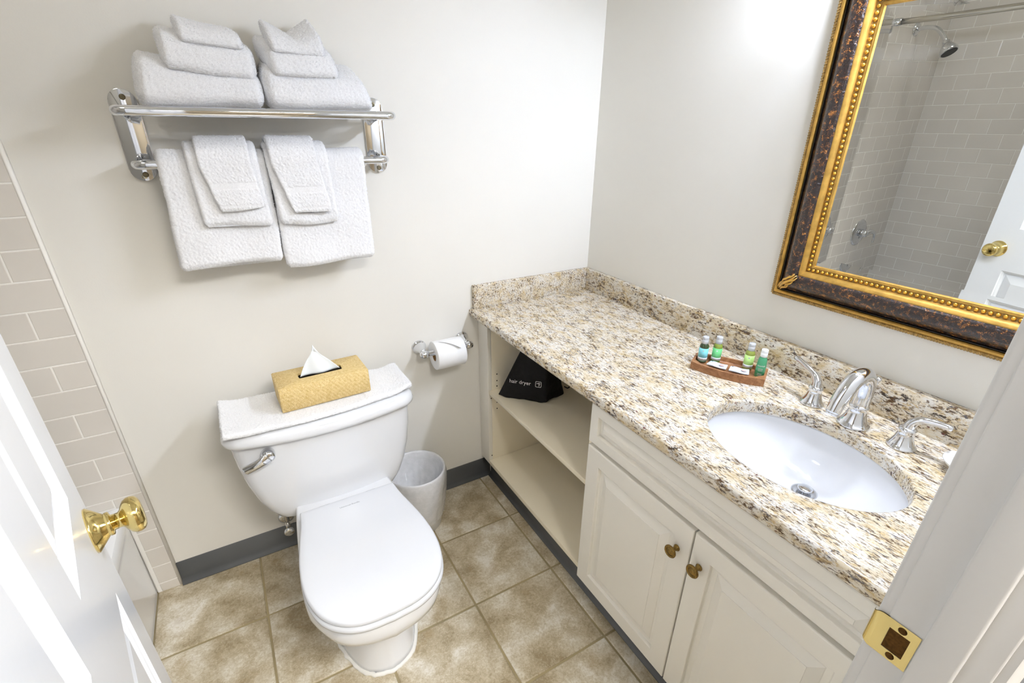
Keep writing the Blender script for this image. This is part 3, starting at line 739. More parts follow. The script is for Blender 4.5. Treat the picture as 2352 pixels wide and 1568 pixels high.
# twisted rope along the outer edge
def rope():
    parts = []; a = 0.0062; corners = [(a, a), (MW-a, a), (MW-a, MH-a), (a, MH-a)]
    for i in range(4):
        p, q = np.array(corners[i]), np.array(corners[(i+1) % 4]); Ln = np.linalg.norm(q-p); d = (q-p)/Ln; nn = np.array([-d[1], d[0]])
        ns = int(Ln/0.0011); rings = []
        for k in range(ns+1):
            s = Ln*k/ns; ring = []
            for j in range(10):
                th = 2*PI*j/10; r = 0.0045*(1+0.22*math.cos(2*(th) - s*2*PI/0.0055)); o = p+d*s+nn*r*math.cos(th)
                ring.append(mp_(o[0], o[1], 0.0085+r*math.sin(th)))
            rings.append(ring)
        parts.append(loft(rings, True, True))
    return join(*parts)
mk('rope_edge', *rope(), M['goldold'], fr)
# beads
def bead_mesh():
    bm = bmesh.new(); bmesh.ops.create_icosphere(bm, subdivisions=2, radius=0.0043)
    for f in bm.faces: f.smooth = True
    me = bpy.data.meshes.new('bead'); bm.to_mesh(me); bm.free(); me.materials.append(M['goldbead']); return me
bme = bead_mesh(); ab = 0.0925
def bead_line(p, q):
    Ln = math.dist(p, q); nb = round(Ln/0.0117)
    for k in range(nb):
        t = k/nb; inst('bead', bme, fr, mp_(p[0]+(q[0]-p[0])*t, p[1]+(q[1]-p[1])*t, 0.0150))
cn = [(ab, ab), (MW-ab, ab), (MW-ab, MH-ab), (ab, MH-ab)]
for i in range(4): bead_line(cn[i], cn[(i+1) % 4])
# acanthus corner ornaments
def leafpart(p0, p1, wdt, lift, n=9):
    p0 = np.array(p0); p1 = np.array(p1); d = p1-p0; nn = np.array([-d[1], d[0]])/np.linalg.norm(d); rings = []
    for k in range(n+1):
        t = k/n; wv = wdt*math.sin(PI*min(1, 0.08+t*0.92))**0.7+0.0004; c = p0+d*t + nn*0.002*math.sin(t*PI*2)
        a_ = (min(max(c[0], 0.028), 0.074) if True else 0)
        base = 0.014+0.019*math.sin(min(1, max(0, (min(c[0], c[1])-0.028)/0.046))*PI*0.78)
        rings.append([mp_(*(c+nn*wv*math.cos(th)), base+0.004+lift*math.sin(t*PI)**0.5*0.6+wv*0.9*math.sin(th)) for th in np.arange(10)*2*PI/10])
    return loft(rings)
def corner_orn(fx, fy):
    parts = []
    for (a, b, c, d, wv) in ((0.026, 0.026, 0.074, 0.074, 0.0036), (0.030, 0.024, 0.058, 0.044, 0.0034), (0.024, 0.030, 0.044, 0.058, 0.0034), (0.046, 0.036, 0.072, 0.060, 0.003), (0.036, 0.046, 0.060, 0.072, 0.003), (0.056, 0.05, 0.078, 0.069, 0.0026), (0.05, 0.056, 0.069, 0.078, 0.0026)):
        parts.append(leafpart((a, b), (c, d), wv, 0.003))
    V, F = join(*parts); return V, F
V, F = corner_orn(0, 0)
def flip(V, fx, fy):
    V = V.copy()
    if fx: V[:, 1] = 2*(MY0-MW/2) - V[:, 1]
    if fy:
        zc2 = np.array(mp_(0, MH/2, 0)); V2 = V - np.array(mp_(0, 0, 0)); b = V2@np.array([-math.sin(MT), 0, math.cos(MT)])
        V = V + np.outer(MH-2*b, np.array([-math.sin(MT), 0, math.cos(MT)]))
    return V
for fx in (0, 1):
    for fy in (0, 1): mk('corner_ornament', flip(V, fx, fy), F, M['gold'], fr)
# bevelled glass
ga = 0.1025; bw = 0.022; drop = bw*math.tan(math.radians(2.3))
rings = [[mp_(a, b, c) for a, b in ((i, i), (MW-i, i), (MW-i, MH-i), (i, MH-i))] for i, c in ((ga, 0.0), (ga, 0.0095+drop), (ga+bw, 0.0095))]
mk('glass', *loft(rings, True, True), M['mirror'], mi, smooth=False)
mk('backing', *loft([[mp_(a, b, c) for a, b in ((0.006, 0.006), (MW-0.006, 0.006), (MW-0.006, MH-0.006), (0.006, MH-0.006))] for c in (0.0, 0.004)]), M['groove'], mi, smooth=False)

# ------------------------------------------------------------------ vanity lamp above the mirror (out of frame, lights the room)
LY = -1.155; LZ = 1.925
vl = thing('vanity_lamp', (0, LY, LZ), 'chrome vanity lamp with three opal glass shades above the mirror', 'lamp')
mk('back_plate', *box(-0.03, -0.0005, LY-0.30, LY+0.30, LZ-0.055, LZ+0.055, 0.006, 3), M['chrome'], vl)
M['bulb'] = emit('lamp_globe', (222, 232, 252), BULB)
for k in range(3):
    yb = LY + (k-1)*0.20
    so = mk('socket', *lathe([(0, 0.026), (0.03, 0.024), (0.034, 0.018), (0.034, 0)], (-0.03, yb, LZ), (-1, 0, 0), 24), M['chrome'], vl)
    rad = 0.032; cxb = -0.103
    mk('globe', *lathe([(rad*(1-math.cos(a)), rad*math.sin(a)) for a in np.linspace(0.02, PI, 17)], (cxb+rad, yb, LZ), (-1, 0, 0), 24), M['bulb'], so)
    mk('shade', *loft([[(cxb+r_*math.cos(2*PI*j/32), yb+r_*math.sin(2*PI*j/32), LZ+z_) for j in range(32)] for z_, r_ in ((0.062, 0.010), (0.062, 0.030), (0.040, 0.044), (0.012, 0.054), (-0.008, 0.062))], True, False), M['shadeglass'], so)

# added ceiling fill light (out of frame), brightens the tub and left side
cl = thing('ceiling_fill_light', (-1.80, -0.75, ZC), 'added fill light, flush white glass dome on the ceiling', 'lamp')
mk('pan', *lathe([(0, 0.16), (0.03, 0.16), (0.034, 0.15), (0.034, 0)], (-1.80, -0.75, ZC-0.0005), (0, 0, -1), 40), M['chrome'], cl)
M['dome'] = emit('fill_dome', (252, 248, 240), DOME_FILL)
mk('dome', *lathe([(0.034, 0.148), (0.05, 0.146), (0.08, 0.125), (0.1, 0.085), (0.11, 0.04), (0.112, 0)], (-1.80, -0.75, ZC), (0, 0, -1), 40), M['dome'], cl)

# ------------------------------------------------------------------ toilet
TX = -1.160
to = thing('toilet', (TX, -0.45, 0), 'white two-piece toilet with closed lid and chrome flush lever', 'toilet')
def outline(pts, n=6):
    """half outline (hw, y) from back to front -> closed ring (x,y)"""
    P = smooth_path(pts, n); L = [(TX-h, y) for h, y in P]; Rr = [(TX+h, y) for h, y in P[::-1]]
    out = L + Rr[1:]
    return np.array(out)
seat_o = outline([(0.141, -0.352), (0.148, -0.41), (0.162, -0.48), (0.173, -0.55), (0.177, -0.62), (0.171, -0.68), (0.151, -0.735), (0.114, -0.776), (0.065, -0.798), (0.0, -0.804)])
def scaled(o, s, cy=-0.56, dy=0): q = o.copy(); q[:, 0] = TX+(q[:, 0]-TX)*s; q[:, 1] = cy+(q[:, 1]-cy)*s+dy; return q
def at(o, z): return np.column_stack([o, np.full(len(o), z)])
def inset(o, d):
    # approximate inward offset
    c = np.array([TX, -0.56]); q = o.copy()
    dd = np.linalg.norm(q-c, axis=1)[:, None]; q = c + (q-c)*(1-d/np.maximum(dd, 0.12)); q[:, 1] = np.minimum(q[:, 1], o[:, 1].max()-d*0.5); return q
    n = np.roll(o, -1, 0)-np.roll(o, 1, 0); n = np.column_stack([n[:, 1], -n[:, 0]]); n /= np.maximum(np.linalg.norm(n, axis=1), 1e-9)[:, None]
    s = np.sign(((c-o)*n).sum(1))[:, None]; return o + n*s*d
# lid
lid = mk('lid', *loft([at(inset(seat_o, 0.006), 0.402), at(inset(seat_o, 0.001), 0.404), at(seat_o, 0.409), at(seat_o, 0.413), at(inset(seat_o, 0.002), 0.4175), at(inset(seat_o, 0.006), 0.4195), at(inset(seat_o, 0.022), 0.4212), at(inset(seat_o, 0.06), 0.4222)]), M['seat_plastic'], to)
seat2 = outline([(0.140, -0.352), (0.148, -0.41), (0.163, -0.48), (0.175, -0.55), (0.179, -0.62), (0.173, -0.68), (0.153, -0.737), (0.116, -0.778), (0.066, -0.801), (0.0, -0.807)])
mk('seat', *loft([at(inset(seat2, 0.008), 0.3815), at(inset(seat2, 0.001), 0.384), at(seat2, 0.389), at(seat2, 0.394), at(inset(seat2, 0.003), 0.399), at(inset(seat2, 0.008), 0.4008)]), M['seat_plastic'], to)
# bowl and pedestal
def bowl(hwb, yb, hwm, ym, yf, z):
    return at(outline([(hwb, yb), (hwb*0.5+hwm*0.5, yb*0.6+ym*0.4), (hwm, ym), (hwm*0.93, ym*0.6+yf*0.4), (hwm*0.68, ym*0.22+yf*0.78), (hwm*0.36, ym*0.06+yf*0.94), (0.0, yf)]), z)
bl = [bowl(0.105, -0.23, 0.118, -0.46, -0.668, 0.001), bowl(0.104, -0.235, 0.115, -0.46, -0.662, 0.02), bowl(0.10, -0.235, 0.105, -0.46, -0.648, 0.08), bowl(0.098, -0.24, 0.100, -0.46, -0.640, 0.15),
      bowl(0.10, -0.24, 0.105, -0.48, -0.645, 0.20), bowl(0.105, -0.24, 0.122, -0.52, -0.670, 0.245), bowl(0.115, -0.24, 0.150, -0.56, -0.725, 0.275), bowl(0.125, -0.24, 0.170, -0.585, -0.775, 0.295), bowl(0.136, -0.24, 0.177, -0.60, -0.793, 0.312),
      bowl(0.142, -0.24, 0.179, -0.61, -0.799, 0.335), bowl(0.144, -0.24, 0.180, -0.61, -0.800, 0.370), bowl(0.142, -0.242, 0.177, -0.61, -0.795, 0.378), bowl(0.136, -0.248, 0.175, -0.61, -0.787, 0.381)]
mk('bowl', *loft(bl), M['porcelain'], to)
cr = bowl(0.107, -0.228, 0.120, -0.46, -0.670, 0.0); cp = np.vstack([cr, cr[:1]])
rs = np.random.RandomState(3); jit = rs.normal(0, 0.0012, cp.shape); jit[:, 2] = 0; jit[-1] = jit[0]
mk('caulk_bead', *tube(cp+jit+np.array([0, 0, 0.001]), 0.0058+rs.rand(len(cp))*0.002, 8, cap=False), M['caulk'], to)
# tank: bowed front, tapering and rounding in towards the base
TCX = -1.170
def tank_ring(hw, yb, yf, bow_, r, z, n=6):
    pts = []
    def corner(cx, cy, a0):
        for k in range(n+1):
            a = math.radians(a0+90*k/n); pts.append([cx+r*math.cos(a), cy+r*math.sin(a)])
    corner(TCX+hw-r, yb-r, 0); corner(TCX-hw+r, yb-r, 90); corner(TCX-hw+r, yf+r, 180)
    for t in np.linspace(0, 1, 14)[1:-1]: pts.append([TCX-hw+r+(2*hw-2*r)*t, yf])
    corner(TCX+hw-r, yf+r, 270)
    P = np.array(pts); mid = (yb+yf)/2; wgt = np.clip((mid-P[:, 1])/(mid-yf), 0, 1)
    P[:, 1] -= bow_*wgt*(1-((P[:, 0]-TCX)/hw)**2)
    return np.column_stack([P, np.full(len(P), z)])
tk = [tank_ring(0.150, -0.08, -0.228, 0.025, 0.04, 0.3265), tank_ring(0.178, -0.075, -0.243, 0.028, 0.04, 0.330), tank_ring(0.196, -0.07, -0.251, 0.030, 0.04, 0.342), tank_ring(0.213, -0.065, -0.255, 0.032, 0.038, 0.372), tank_ring(0.233, -0.06, -0.254, 0.034, 0.036, 0.42), tank_ring(0.249, -0.056, -0.251, 0.036, 0.035, 0.48), tank_ring(0.260, -0.054, -0.247, 0.038, 0.034, 0.55), tank_ring(0.265, -0.052, -0.244, 0.040, 0.034, 0.61), tank_ring(0.266, -0.052, -0.243, 0.040, 0.034, 0.632)]
mk('tank', *loft(tk), M['porcelain'], to, autosmooth=60)
tl = [tank_ring(0.270, -0.050, -0.248, 0.042, 0.036, 0.6305), tank_ring(0.277, -0.045, -0.256, 0.045, 0.040, 0.631), tank_ring(0.281, -0.042, -0.261, 0.046, 0.042, 0.635), tank_ring(0.282, -0.042, -0.262, 0.046, 0.042, 0.645), tank_ring(0.279, -0.044, -0.259, 0.046, 0.042, 0.657), tank_ring(0.272, -0.05, -0.251, 0.045, 0.042, 0.666), tank_ring(0.257, -0.06, -0.238, 0.044, 0.040, 0.6705), tank_ring(0.22, -0.08, -0.20, 0.03, 0.035, 0.672)]
mk('tank_lid', *loft(tl), M['porcelain'], to)
# flush lever
fl_ = mk('flush_lever', *tube(smooth_path([(-1.346, -0.291, 0.596), (-1.362, -0.296, 0.591), (-1.384, -0.294, 0.582), (-1.403, -0.289, 0.574), (-1.411, -0.287, 0.571)], 6), np.interp(np.linspace(0, 1, 25), [0, 0.3, 0.9, 1], [0.0180, 0.0150, 0.0150, 0.0125]), 16, flat=0.55), M['chrome'], to)
mk('lever_hub', *lathe([(0, 0.019), (0.008, 0.019), (0.020, 0.0185), (0.026, 0.015), (0.028, 0.008), (0.028, 0)], (-1.344, -0.270, 0.598), (0, -1, 0), 28), M['chrome'], fl_)
# maker's name on the hinge strip of the lid
V, F = text_mesh('Universal-Rundle', 0.0085); V2 = np.column_stack([TX-0.005+V[:, 0], -0.3945+V[:, 1], np.full(len(V), 0.42225)])
mk('lettering', V2, F, M['ink'], lid, smooth=False)
for sx in (-0.07, 0.07):
    mk('hinge_cap', *box(TX+sx-0.018, TX+sx+0.018, -0.358, -0.334, 0.381, 0.404, 0.004), M['seat_plastic'], to)

# water supply stop behind the bowl
ws = thing('supply_valve', (-1.345, -0.003, 0.135), 'chrome water supply valve low on the wall behind the toilet', 'valve')
mk('escutcheon', *lathe([(0, 0.028), (0.003, 0.028), (0.008, 0.02), (0.01, 0.01)], (-1.345, -0.002, 0.135), (0, -1, 0), 28), M['chrome'], ws)
mk('valve_body', *join(tube(np.array([(-1.345, -0.005, 0.135), (-1.345, -0.075, 0.135)]), 0.0085, 14), tube(np.array([(-1.345, -0.068, 0.125), (-1.345, -0.068, 0.165)]), 0.009, 14)), M['satin'], ws)
mk('valve_handle', *lathe([(0, 0.008), (0.004, 0.017), (0.010, 0.018), (0.013, 0.014), (0.013, 0)], (-1.345, -0.080, 0.135), (0, -1, 0), 20), M['chrome'], ws)
mk('supply_hose', *tube(smooth_path([(-1.345, -0.068, 0.16), (-1.342, -0.07, 0.22), (-1.325, -0.10, 0.27), (-1.31, -0.13, 0.31), (-1.31, -0.135, 0.33)], 6), 0.0055, 12), M['satin'], ws)

# ------------------------------------------------------------------ towels
def fuzz(V, N, seed, amp=0.0006, lump=0.004, mask=1.0):
    rs = np.random.RandomState(seed)
    d = rs.normal(0, amp, len(V))*mask + vnoise(V, 14, seed)*lump + vnoise(V, 60, seed+1)*lump*0.10
    return V + N*d[:, None] + rs.normal(0, amp*0.5, V.shape)*np.reshape(mask, (-1, 1))

def pile(o, seed, bands=None, dens=0.42, ln=0.0030):
    """short terry loops standing off the towel: one joined mesh part"""
    me = o.data; n = len(me.polygons); C = np.empty(n*3); N = np.empty(n*3); me.polygons.foreach_get('center', C); me.polygons.foreach_get('normal', N)
    C = C.reshape(-1, 3); N = N.reshape(-1, 3); A = np.empty(n); me.polygons.foreach_get('area', A); ok = A < 1e-4
    org = np.array(worg(o))
    if bands:
        z = C[:, 2]+org[2]; front = C[:, 1]+org[1] < YB
        for b0, b1 in bands: ok &= ~(front & (z > b0) & (z < b1))
    ok &= (C[:, 1]+org[1]) < -0.012
    idx = np.nonzero(ok)[0]; rs = np.random.RandomState(seed+100); cnt = int(len(idx)*dens); pk = rs.choice(idx, cnt)
    p = C[pk] + rs.normal(0, 0.0007, (cnt, 3)); d = N[pk]*0.75 + rs.normal(0, 0.55, (cnt, 3)); d /= np.linalg.norm(d, axis=1)[:, None]
    L = ln*rs.uniform(0.6, 1.2, cnt)[:, None]; sd_ = np.cross(d, rs.normal(0, 1, (cnt, 3))); sd_ /= np.maximum(np.linalg.norm(sd_, axis=1)[:, None], 1e-9)
    V = np.stack([p-sd_*0.0005-N[pk]*0.0006, p+sd_*0.0005-N[pk]*0.0006, p+d*L], 1).reshape(-1, 3)
    m2 = bpy.data.meshes.new('pile'); m2.from_pydata(V.tolist(), [], np.arange(cnt*3).reshape(-1, 3).tolist()); m2.materials.append(M['towel']); m2.update()
    q = bpy.data.objects.new('pile', m2); COL.objects.link(q); q.parent = o; q['kind'] = 'stuff'

def fold_towel(name, c8, seed, label, r=(0.16, 0.5, 0.8), res=0.0028, lump=0.009, shape=None):
    c = np.asarray(c8, float)
    lx = np.linalg.norm(c[1]-c[0]); ly = np.linalg.norm(c[3]-c[0]); lz = np.linalg.norm(c[4]-c[0])
    W, F, t, dn = hexa(c8, int(lx/res), int(ly/res), max(10, int(lz/res)), r)
    if shape: W = shape(W, t)
    W = fuzz(W, dn, seed, lump=lump)
    W[:, 2] = np.maximum(W[:, 2], c[:4, 2].min()-0.001) if shape is None else W[:, 2]
    o = mk(name, W, F, M['towel']); pile(o, seed); return tag(o, label, 'towel', 'folded towels stacked on the rack')
ZR = 1.4895
fold_towel('bath_towel', [(-1.418, -0.176, ZR), (-1.160, -0.176, ZR), (-1.156, -0.022, ZR), (-1.430, -0.022, ZR), (-1.404, -0.152, 1.574), (-1.166, -0.156, 1.556), (-1.160, -0.022, 1.580), (-1.418, -0.022, 1.618)], 11, 'folded white bath towel at the bottom of the left stack on the rack')
fold_towel('bath_towel', [(-1.160, -0.176, ZR), (-0.892, -0.176, ZR), (-0.874, -0.022, ZR), (-1.158, -0.022, ZR), (-1.154, -0.150, 1.572), (-0.918, -0.150, 1.566), (-0.920, -0.022, 1.610), (-1.160, -0.022, 1.612)], 12, 'folded white bath towel at the bottom of the right stack on the rack')
fold_towel('hand_towel', [(-1.356, -0.165, 1.556), (-1.170, -0.165, 1.539), (-1.154, -0.030, 1.571), (-1.362, -0.030, 1.600), (-1.352, -0.142, 1.632), (-1.168, -0.145, 1.612), (-1.162, -0.030, 1.636), (-1.362, -0.030, 1.662)], 13, 'folded white hand towel in the middle of the left stack on the rack')
fold_towel('hand_towel', [(-1.132, -0.162, 1.553), (-0.974, -0.162, 1.552), (-0.956, -0.030, 1.602), (-1.154, -0.030, 1.603), (-1.134, -0.136, 1.622), (-0.984, -0.136, 1.614), (-0.988, -0.030, 1.652), (-1.162, -0.030, 1.662)], 14, 'folded white hand towel in the middle of the right stack on the rack')
def wshape(hL, hM, hR):
    def f(W, t):
        x = t[:, 0]; p = np.interp(x, [0, 0.5, 1], [hL, hM, hR]); s = (p + 0*x)*t[:, 2]*(0.4+0.6*t[:, 1]); W = W.copy(); W[:, 2] += s; return W
    return f
fold_towel('washcloth', [(-1.312, -0.150, 1.612), (-1.184, -0.150, 1.604), (-1.178, -0.045, 1.630), (-1.318, -0.045, 1.640), (-1.312, -0.128, 1.656), (-1.186, -0.132, 1.648), (-1.200, -0.045, 1.668), (-1.322, -0.045, 1.678)], 15, 'small folded white washcloth on top of the left stack on the rack', res=0.0024, shape=wshape(0.008, -0.002, -0.004), lump=0.006)
fold_towel('washcloth', [(-1.126, -0.148, 1.604), (-1.000, -0.148, 1.602), (-0.992, -0.045, 1.640), (-1.128, -0.045, 1.646), (-1.128, -0.124, 1.652), (-1.004, -0.124, 1.648), (-1.018, -0.045, 1.690), (-1.138, -0.045, 1.694)], 16, 'small folded white washcloth on top of the right stack on the rack', res=0.0024, shape=wshape(0.004, -0.026, 0.022), lump=0.005)

YB, ZB = -0.078, 1.363
def hang_towel(name, xf, xb, rad, h, zf, zbk, seed, label, lean=0.0, band=None, wav=0.004, res=0.0025, xtop=None):
    """xf: (left,right) at the front hem, xtop at the bar, xb at the back hem; rad: inside radius over the bar; h: thickness"""
    rm = rad+h/2; pth = []
    for z in np.linspace(zbk, ZB, max(6, int((ZB-zbk)/res))): pth.append((YB+min(rm, 0.060), z, 0))
    for a in np.linspace(0, PI, max(10, int(PI*rm/res)))[1:-1]: pth.append((YB+min(rm, 0.060)*math.cos(a) if a < PI/2 else YB+rm*math.cos(a), ZB+rm*math.sin(a), 1))
    for z in np.linspace(ZB, zf, max(8, int((ZB-zf)/res))):
        pth.append((YB-rm-lean*((ZB-z)/(ZB-zf))**1.5, z, 2))
    P = np.array(pth); nu = len(P)
    T = np.gradient(P[:, :2], axis=0); T /= np.linalg.norm(T, axis=1)[:, None]; Nn = np.column_stack([-T[:, 1], T[:, 0]])   # outward
    if Nn[-1][0] > 0: Nn = -Nn
    xt = xtop if xtop else xf
    xl = np.where(P[:, 2] == 2, xt[0] + (xf[0]-xt[0])*np.clip((ZB-P[:, 1])/(ZB-zf), 0, 1), np.where(P[:, 2] == 0, xt[0] + (xb[0]-xt[0])*np.clip((ZB-P[:, 1])/(ZB-zbk), 0, 1), xt[0]))
    xr = np.where(P[:, 2] == 2, xt[1] + (xf[1]-xt[1])*np.clip((ZB-P[:, 1])/(ZB-zf), 0, 1), np.where(P[:, 2] == 0, xt[1] + (xb[1]-xt[1])*np.clip((ZB-P[:, 1])/(ZB-zbk), 0, 1), xt[1]))
    nw = int((xf[1]-xf[0])/res); ke = 7; ring = []
    for k in range(nw+1): ring.append((k/nw, 1, 0, 0))
    for k in range(1, ke): a = PI/2 - PI*k/ke; ring.append((1, math.sin(a), math.cos(a), 1))
    for k in range(nw, -1, -1): ring.append((k/nw, -1, 0, 0))
    for k in range(1, ke): a = -PI/2 + PI*k/ke; ring.append((0, math.sin(a), -math.cos(a), 1))
    Rg = np.array(ring); nr = len(Rg)
    hs = np.full(nu, h/2)
    for k in range(6):
        f = math.sin((k+0.6)/6.6*PI/2); hs[k] *= f; hs[nu-1-k] *= f
    X = xl[:, None] + h/2 + (xr-xl-h)[:, None]*Rg[None, :, 0] + hs[:, None]*Rg[None, :, 2]
    Y = P[:, 0][:, None] + Nn[:, 0][:, None]*hs[:, None]*Rg[None, :, 1]
    Z = P[:, 1][:, None] + Nn[:, 1][:, None]*hs[:, None]*Rg[None, :, 1]
    V = np.stack([X, Y, Z], -1).reshape(-1, 3)
    N3 = np.stack([np.broadcast_to(Rg[None, :, 2], (nu, nr)), Nn[:, 0][:, None]*Rg[None, :, 1], Nn[:, 1][:, None]*Rg[None, :, 1]], -1).reshape(-1, 3)
    # hanging folds on the front panel
    drop_ = np.clip((ZB-V[:, 2])/(ZB-zf), 0, 1.2)*np.repeat(P[:, 2] == 2, nr)
    rs = np.random.RandomState(seed); f1, p1 = rs.uniform(18, 30), rs.uniform(0, 6)
    V[:, 1] -= wav*drop_*(0.5+0.5*np.sin(V[:, 0]*f1*2+p1))
    V[:, 2] -= 0.004*drop_*np.sin(V[:, 0]*f1+p1*2)
    mask = np.ones(len(V))
    if band:
        for (b0, b1) in band:
            sel = (np.repeat(P[:, 2] == 2, nr)) & (V[:, 2] > b0) & (V[:, 2] < b1); mask[sel] = 0.08; V[sel] -= N3[sel]*0.0011
    V = fuzz(V, N3, seed, amp=0.0006, lump=0.0042, mask=mask)
    V[:, 1] = np.minimum(V[:, 1], -0.003)
    F = []
    for i in range(nu-1):
        for j in range(nr):
            k = (j+1) % nr; F.append([i*nr+j, i*nr+k, (i+1)*nr+k, (i+1)*nr+j])
    F.append(list(range(nr))[::-1]); F.append([(nu-1)*nr+j for j in range(nr)])
    o = mk(name, V, F, M['towel']); pile(o, seed, band); return tag(o, label, 'towel', 'towels hanging from the rack bar')
hang_towel('bath_towel', (-1.434, -1.186), (-1.440, -1.190), 0.0125, 0.021, 1.108, 1.095, 21, 'white bath towel hanging at the left of the rack bar', lean=0.004, xtop=(-1.420, -1.182))
hang_towel('bath_towel', (-1.182, -0.930), (-1.182, -0.930), 0.0125, 0.021, 1.086, 1.10, 22, 'white bath towel hanging at the right of the rack bar', lean=0.004, xtop=(-1.180, -0.928))
hang_towel('hand_towel', (-1.356, -1.196), (-1.352, -1.196), 0.035, 0.017, 1.212, 1.25, 23, 'white hand towel hanging over the left bath towel', lean=0.004, xtop=(-1.360, -1.202))
hang_towel('hand_towel', (-1.176, -1.022), (-1.180, -1.022), 0.035, 0.017, 1.206, 1.25, 24, 'white hand towel hanging over the right bath towel', lean=0.004, xtop=(-1.185, -1.030))
hang_towel('washcloth', (-1.312, -1.208), (-1.315, -1.21), 0.0535, 0.0115, 1.256, 1.30, 25, 'small white washcloth draped over the left hand towel', lean=0.006, band=[(1.262, 1.268), (1.305, 1.322)], xtop=(-1.336, -1.220), res=0.002)
hang_towel('washcloth', (-1.142, -1.040), (-1.145, -1.04), 0.0535, 0.0115, 1.240, 1.30, 26, 'small white washcloth draped over the right hand towel', lean=0.006, band=[(1.246, 1.252), (1.288, 1.305)], xtop=(-1.176, -1.058), res=0.002)

# ------------------------------------------------------------------ towel rack
rk = thing('towel_rack', (-1.16, 0, 1.32), 'chrome hotel towel rack with shelf bars on the back wall', 'towel rack')
for cx in (-1.459, -0.861):
    pts = []
    for k in range(17): a = PI*k/16; pts.append((cx+0.029*math.cos(a), 1.499+0.029*math.sin(a)))
    for k in range(17): a = PI+PI*k/16; pts.append((cx+0.029*math.cos(a), 1.350+0.029*math.sin(a)))
    pl = mk('wall_plate', *prism(pts, 'y', -0.0005, -0.0065, 0.0012, 2), M['chrome'], rk, autosmooth=40)
    for z in (1.510, 1.336):
        s_ = mk('screw', *lathe([(0, 0.0068), (0.0012, 0.0066), (0.0022, 0.005), (0.0012, 0.0022), (0.0012, 0)], (cx+0.002, -0.0064, z), (0, -1, 0), 20), M['screw'], pl)
RB = 0.0108
mk('shelf_bar', *tube(arc_corner([(-1.4645, -0.006, 1.4785), (-1.4645, -0.165, 1.4785), (-0.8485, -0.165, 1.4785), (-0.8485, -0.006, 1.4785)], 0.022, 8), RB, 18), M['chrome'], rk)
for y in (-0.05, -0.105):
    mk('shelf_bar', *tube(np.array([(-1.4645, y, 1.4785), (-0.8485, y, 1.4785)]), 0.0075, 14), M['chrome'], rk)
mk('towel_bar', *tube(arc_corner([(-1.4655, -0.006, ZB), (-1.4655, YB, ZB), (-0.8525, YB, ZB), (-0.8525, -0.006, ZB)], 0.022, 8), 0.0105, 18), M['chrome'], rk)

# ------------------------------------------------------------------ folded bath mat on the tank, tissue box
MZ = 0.6735
W, F, t, dn = hexa([(-1.443, -0.268, MZ), (-0.892, -0.240, MZ), (-0.894, -0.062, MZ), (-1.446, -0.070, MZ), (-1.442, -0.266, MZ+0.016), (-0.892, -0.238, MZ+0.017), (-0.892, -0.062, MZ+0.017), (-1.446, -0.070, MZ+0.017)], 210, 84, 8, (0.02, 0.08, 0.85))
W[:, 1] -= 0.034*(1-t[:, 1])*np.sin(np.clip(t[:, 0]*0.97+0.03, 0, 1)*PI)**0.8
W[:, 2] += 0.010*np.exp(-((t[:, 0]-0.0)/0.06)**2)*t[:, 1] + 0.006*np.exp(-((t[:, 0]-0.97)/0.05)**2) + 0.003*np.sin(t[:, 0]*19)*t[:, 2]*(t[:, 0] > 0.72)
msk = np.ones(len(W))
for b in (0.12, 0.78, 0.88): msk[np.abs(t[:, 0]-b) < 0.012] = 0.05
W = fuzz(W, dn*np.array([1, 1, 1]), 31, amp=0.0007, lump=0.0035, mask=msk)
W[:, 2] = np.maximum(W[:, 2], np.interp(W[:, 1], [-0.33, -0.29, -0.26], [0.660, 0.667, 0.6725]))
mm = mk('bath_mat', W, F, M['towel']); pile(mm, 31); tag(mm, 'folded white terry bath mat laid across the toilet tank lid', 'bath mat')

tbx = thing('tissue_box', (-1.153, -0.165, 0.6935), 'woven rattan tissue box on the toilet tank with a tissue pulled up', 'tissue box')
ta = math.radians(2.2); TBC = np.array([-1.1535, -0.165]); A2 = np.array([math.cos(ta), math.sin(ta)]); B2 = np.array([-math.sin(ta), math.cos(ta)])
def tbp(a, b, z): p = TBC + A2*a + B2*b; return (p[0], p[1], z)
hw, hd2 = 0.1305, 0.064; zb0, zt0 = 0.6935, 0.7695
def trect(a, b, z, r=0.003): 
    out = []
    for cx, cy, a0 in ((a-r, b-r, 0), (-a+r, b-r, 90), (-a+r, -b+r, 180), (a-r, -b+r, 270)):
        for k in range(4): an = math.radians(a0+30*k); out.append(tbp(cx+r*math.cos(an), cy+r*math.sin(an), z))
    return out
rings = [trect(hw-0.002, hd2-0.002, zb0), trect(hw, hd2, zb0+0.002), trect(hw, hd2, zt0-0.002), trect(hw-0.002, hd2-0.002, zt0), trect(0.064, 0.018, zt0, 0.006), trect(0.064, 0.018, zt0-0.006, 0.006)]
mk('box', *loft(rings, True, False), M['basket'], tbx, autosmooth=50)
mk('slot', *loft([trect(0.066, 0.020, zt0-0.006, 0.006), trect(0.066, 0.020, zt0-0.03, 0.006)], False, True), M['dark'], tbx)
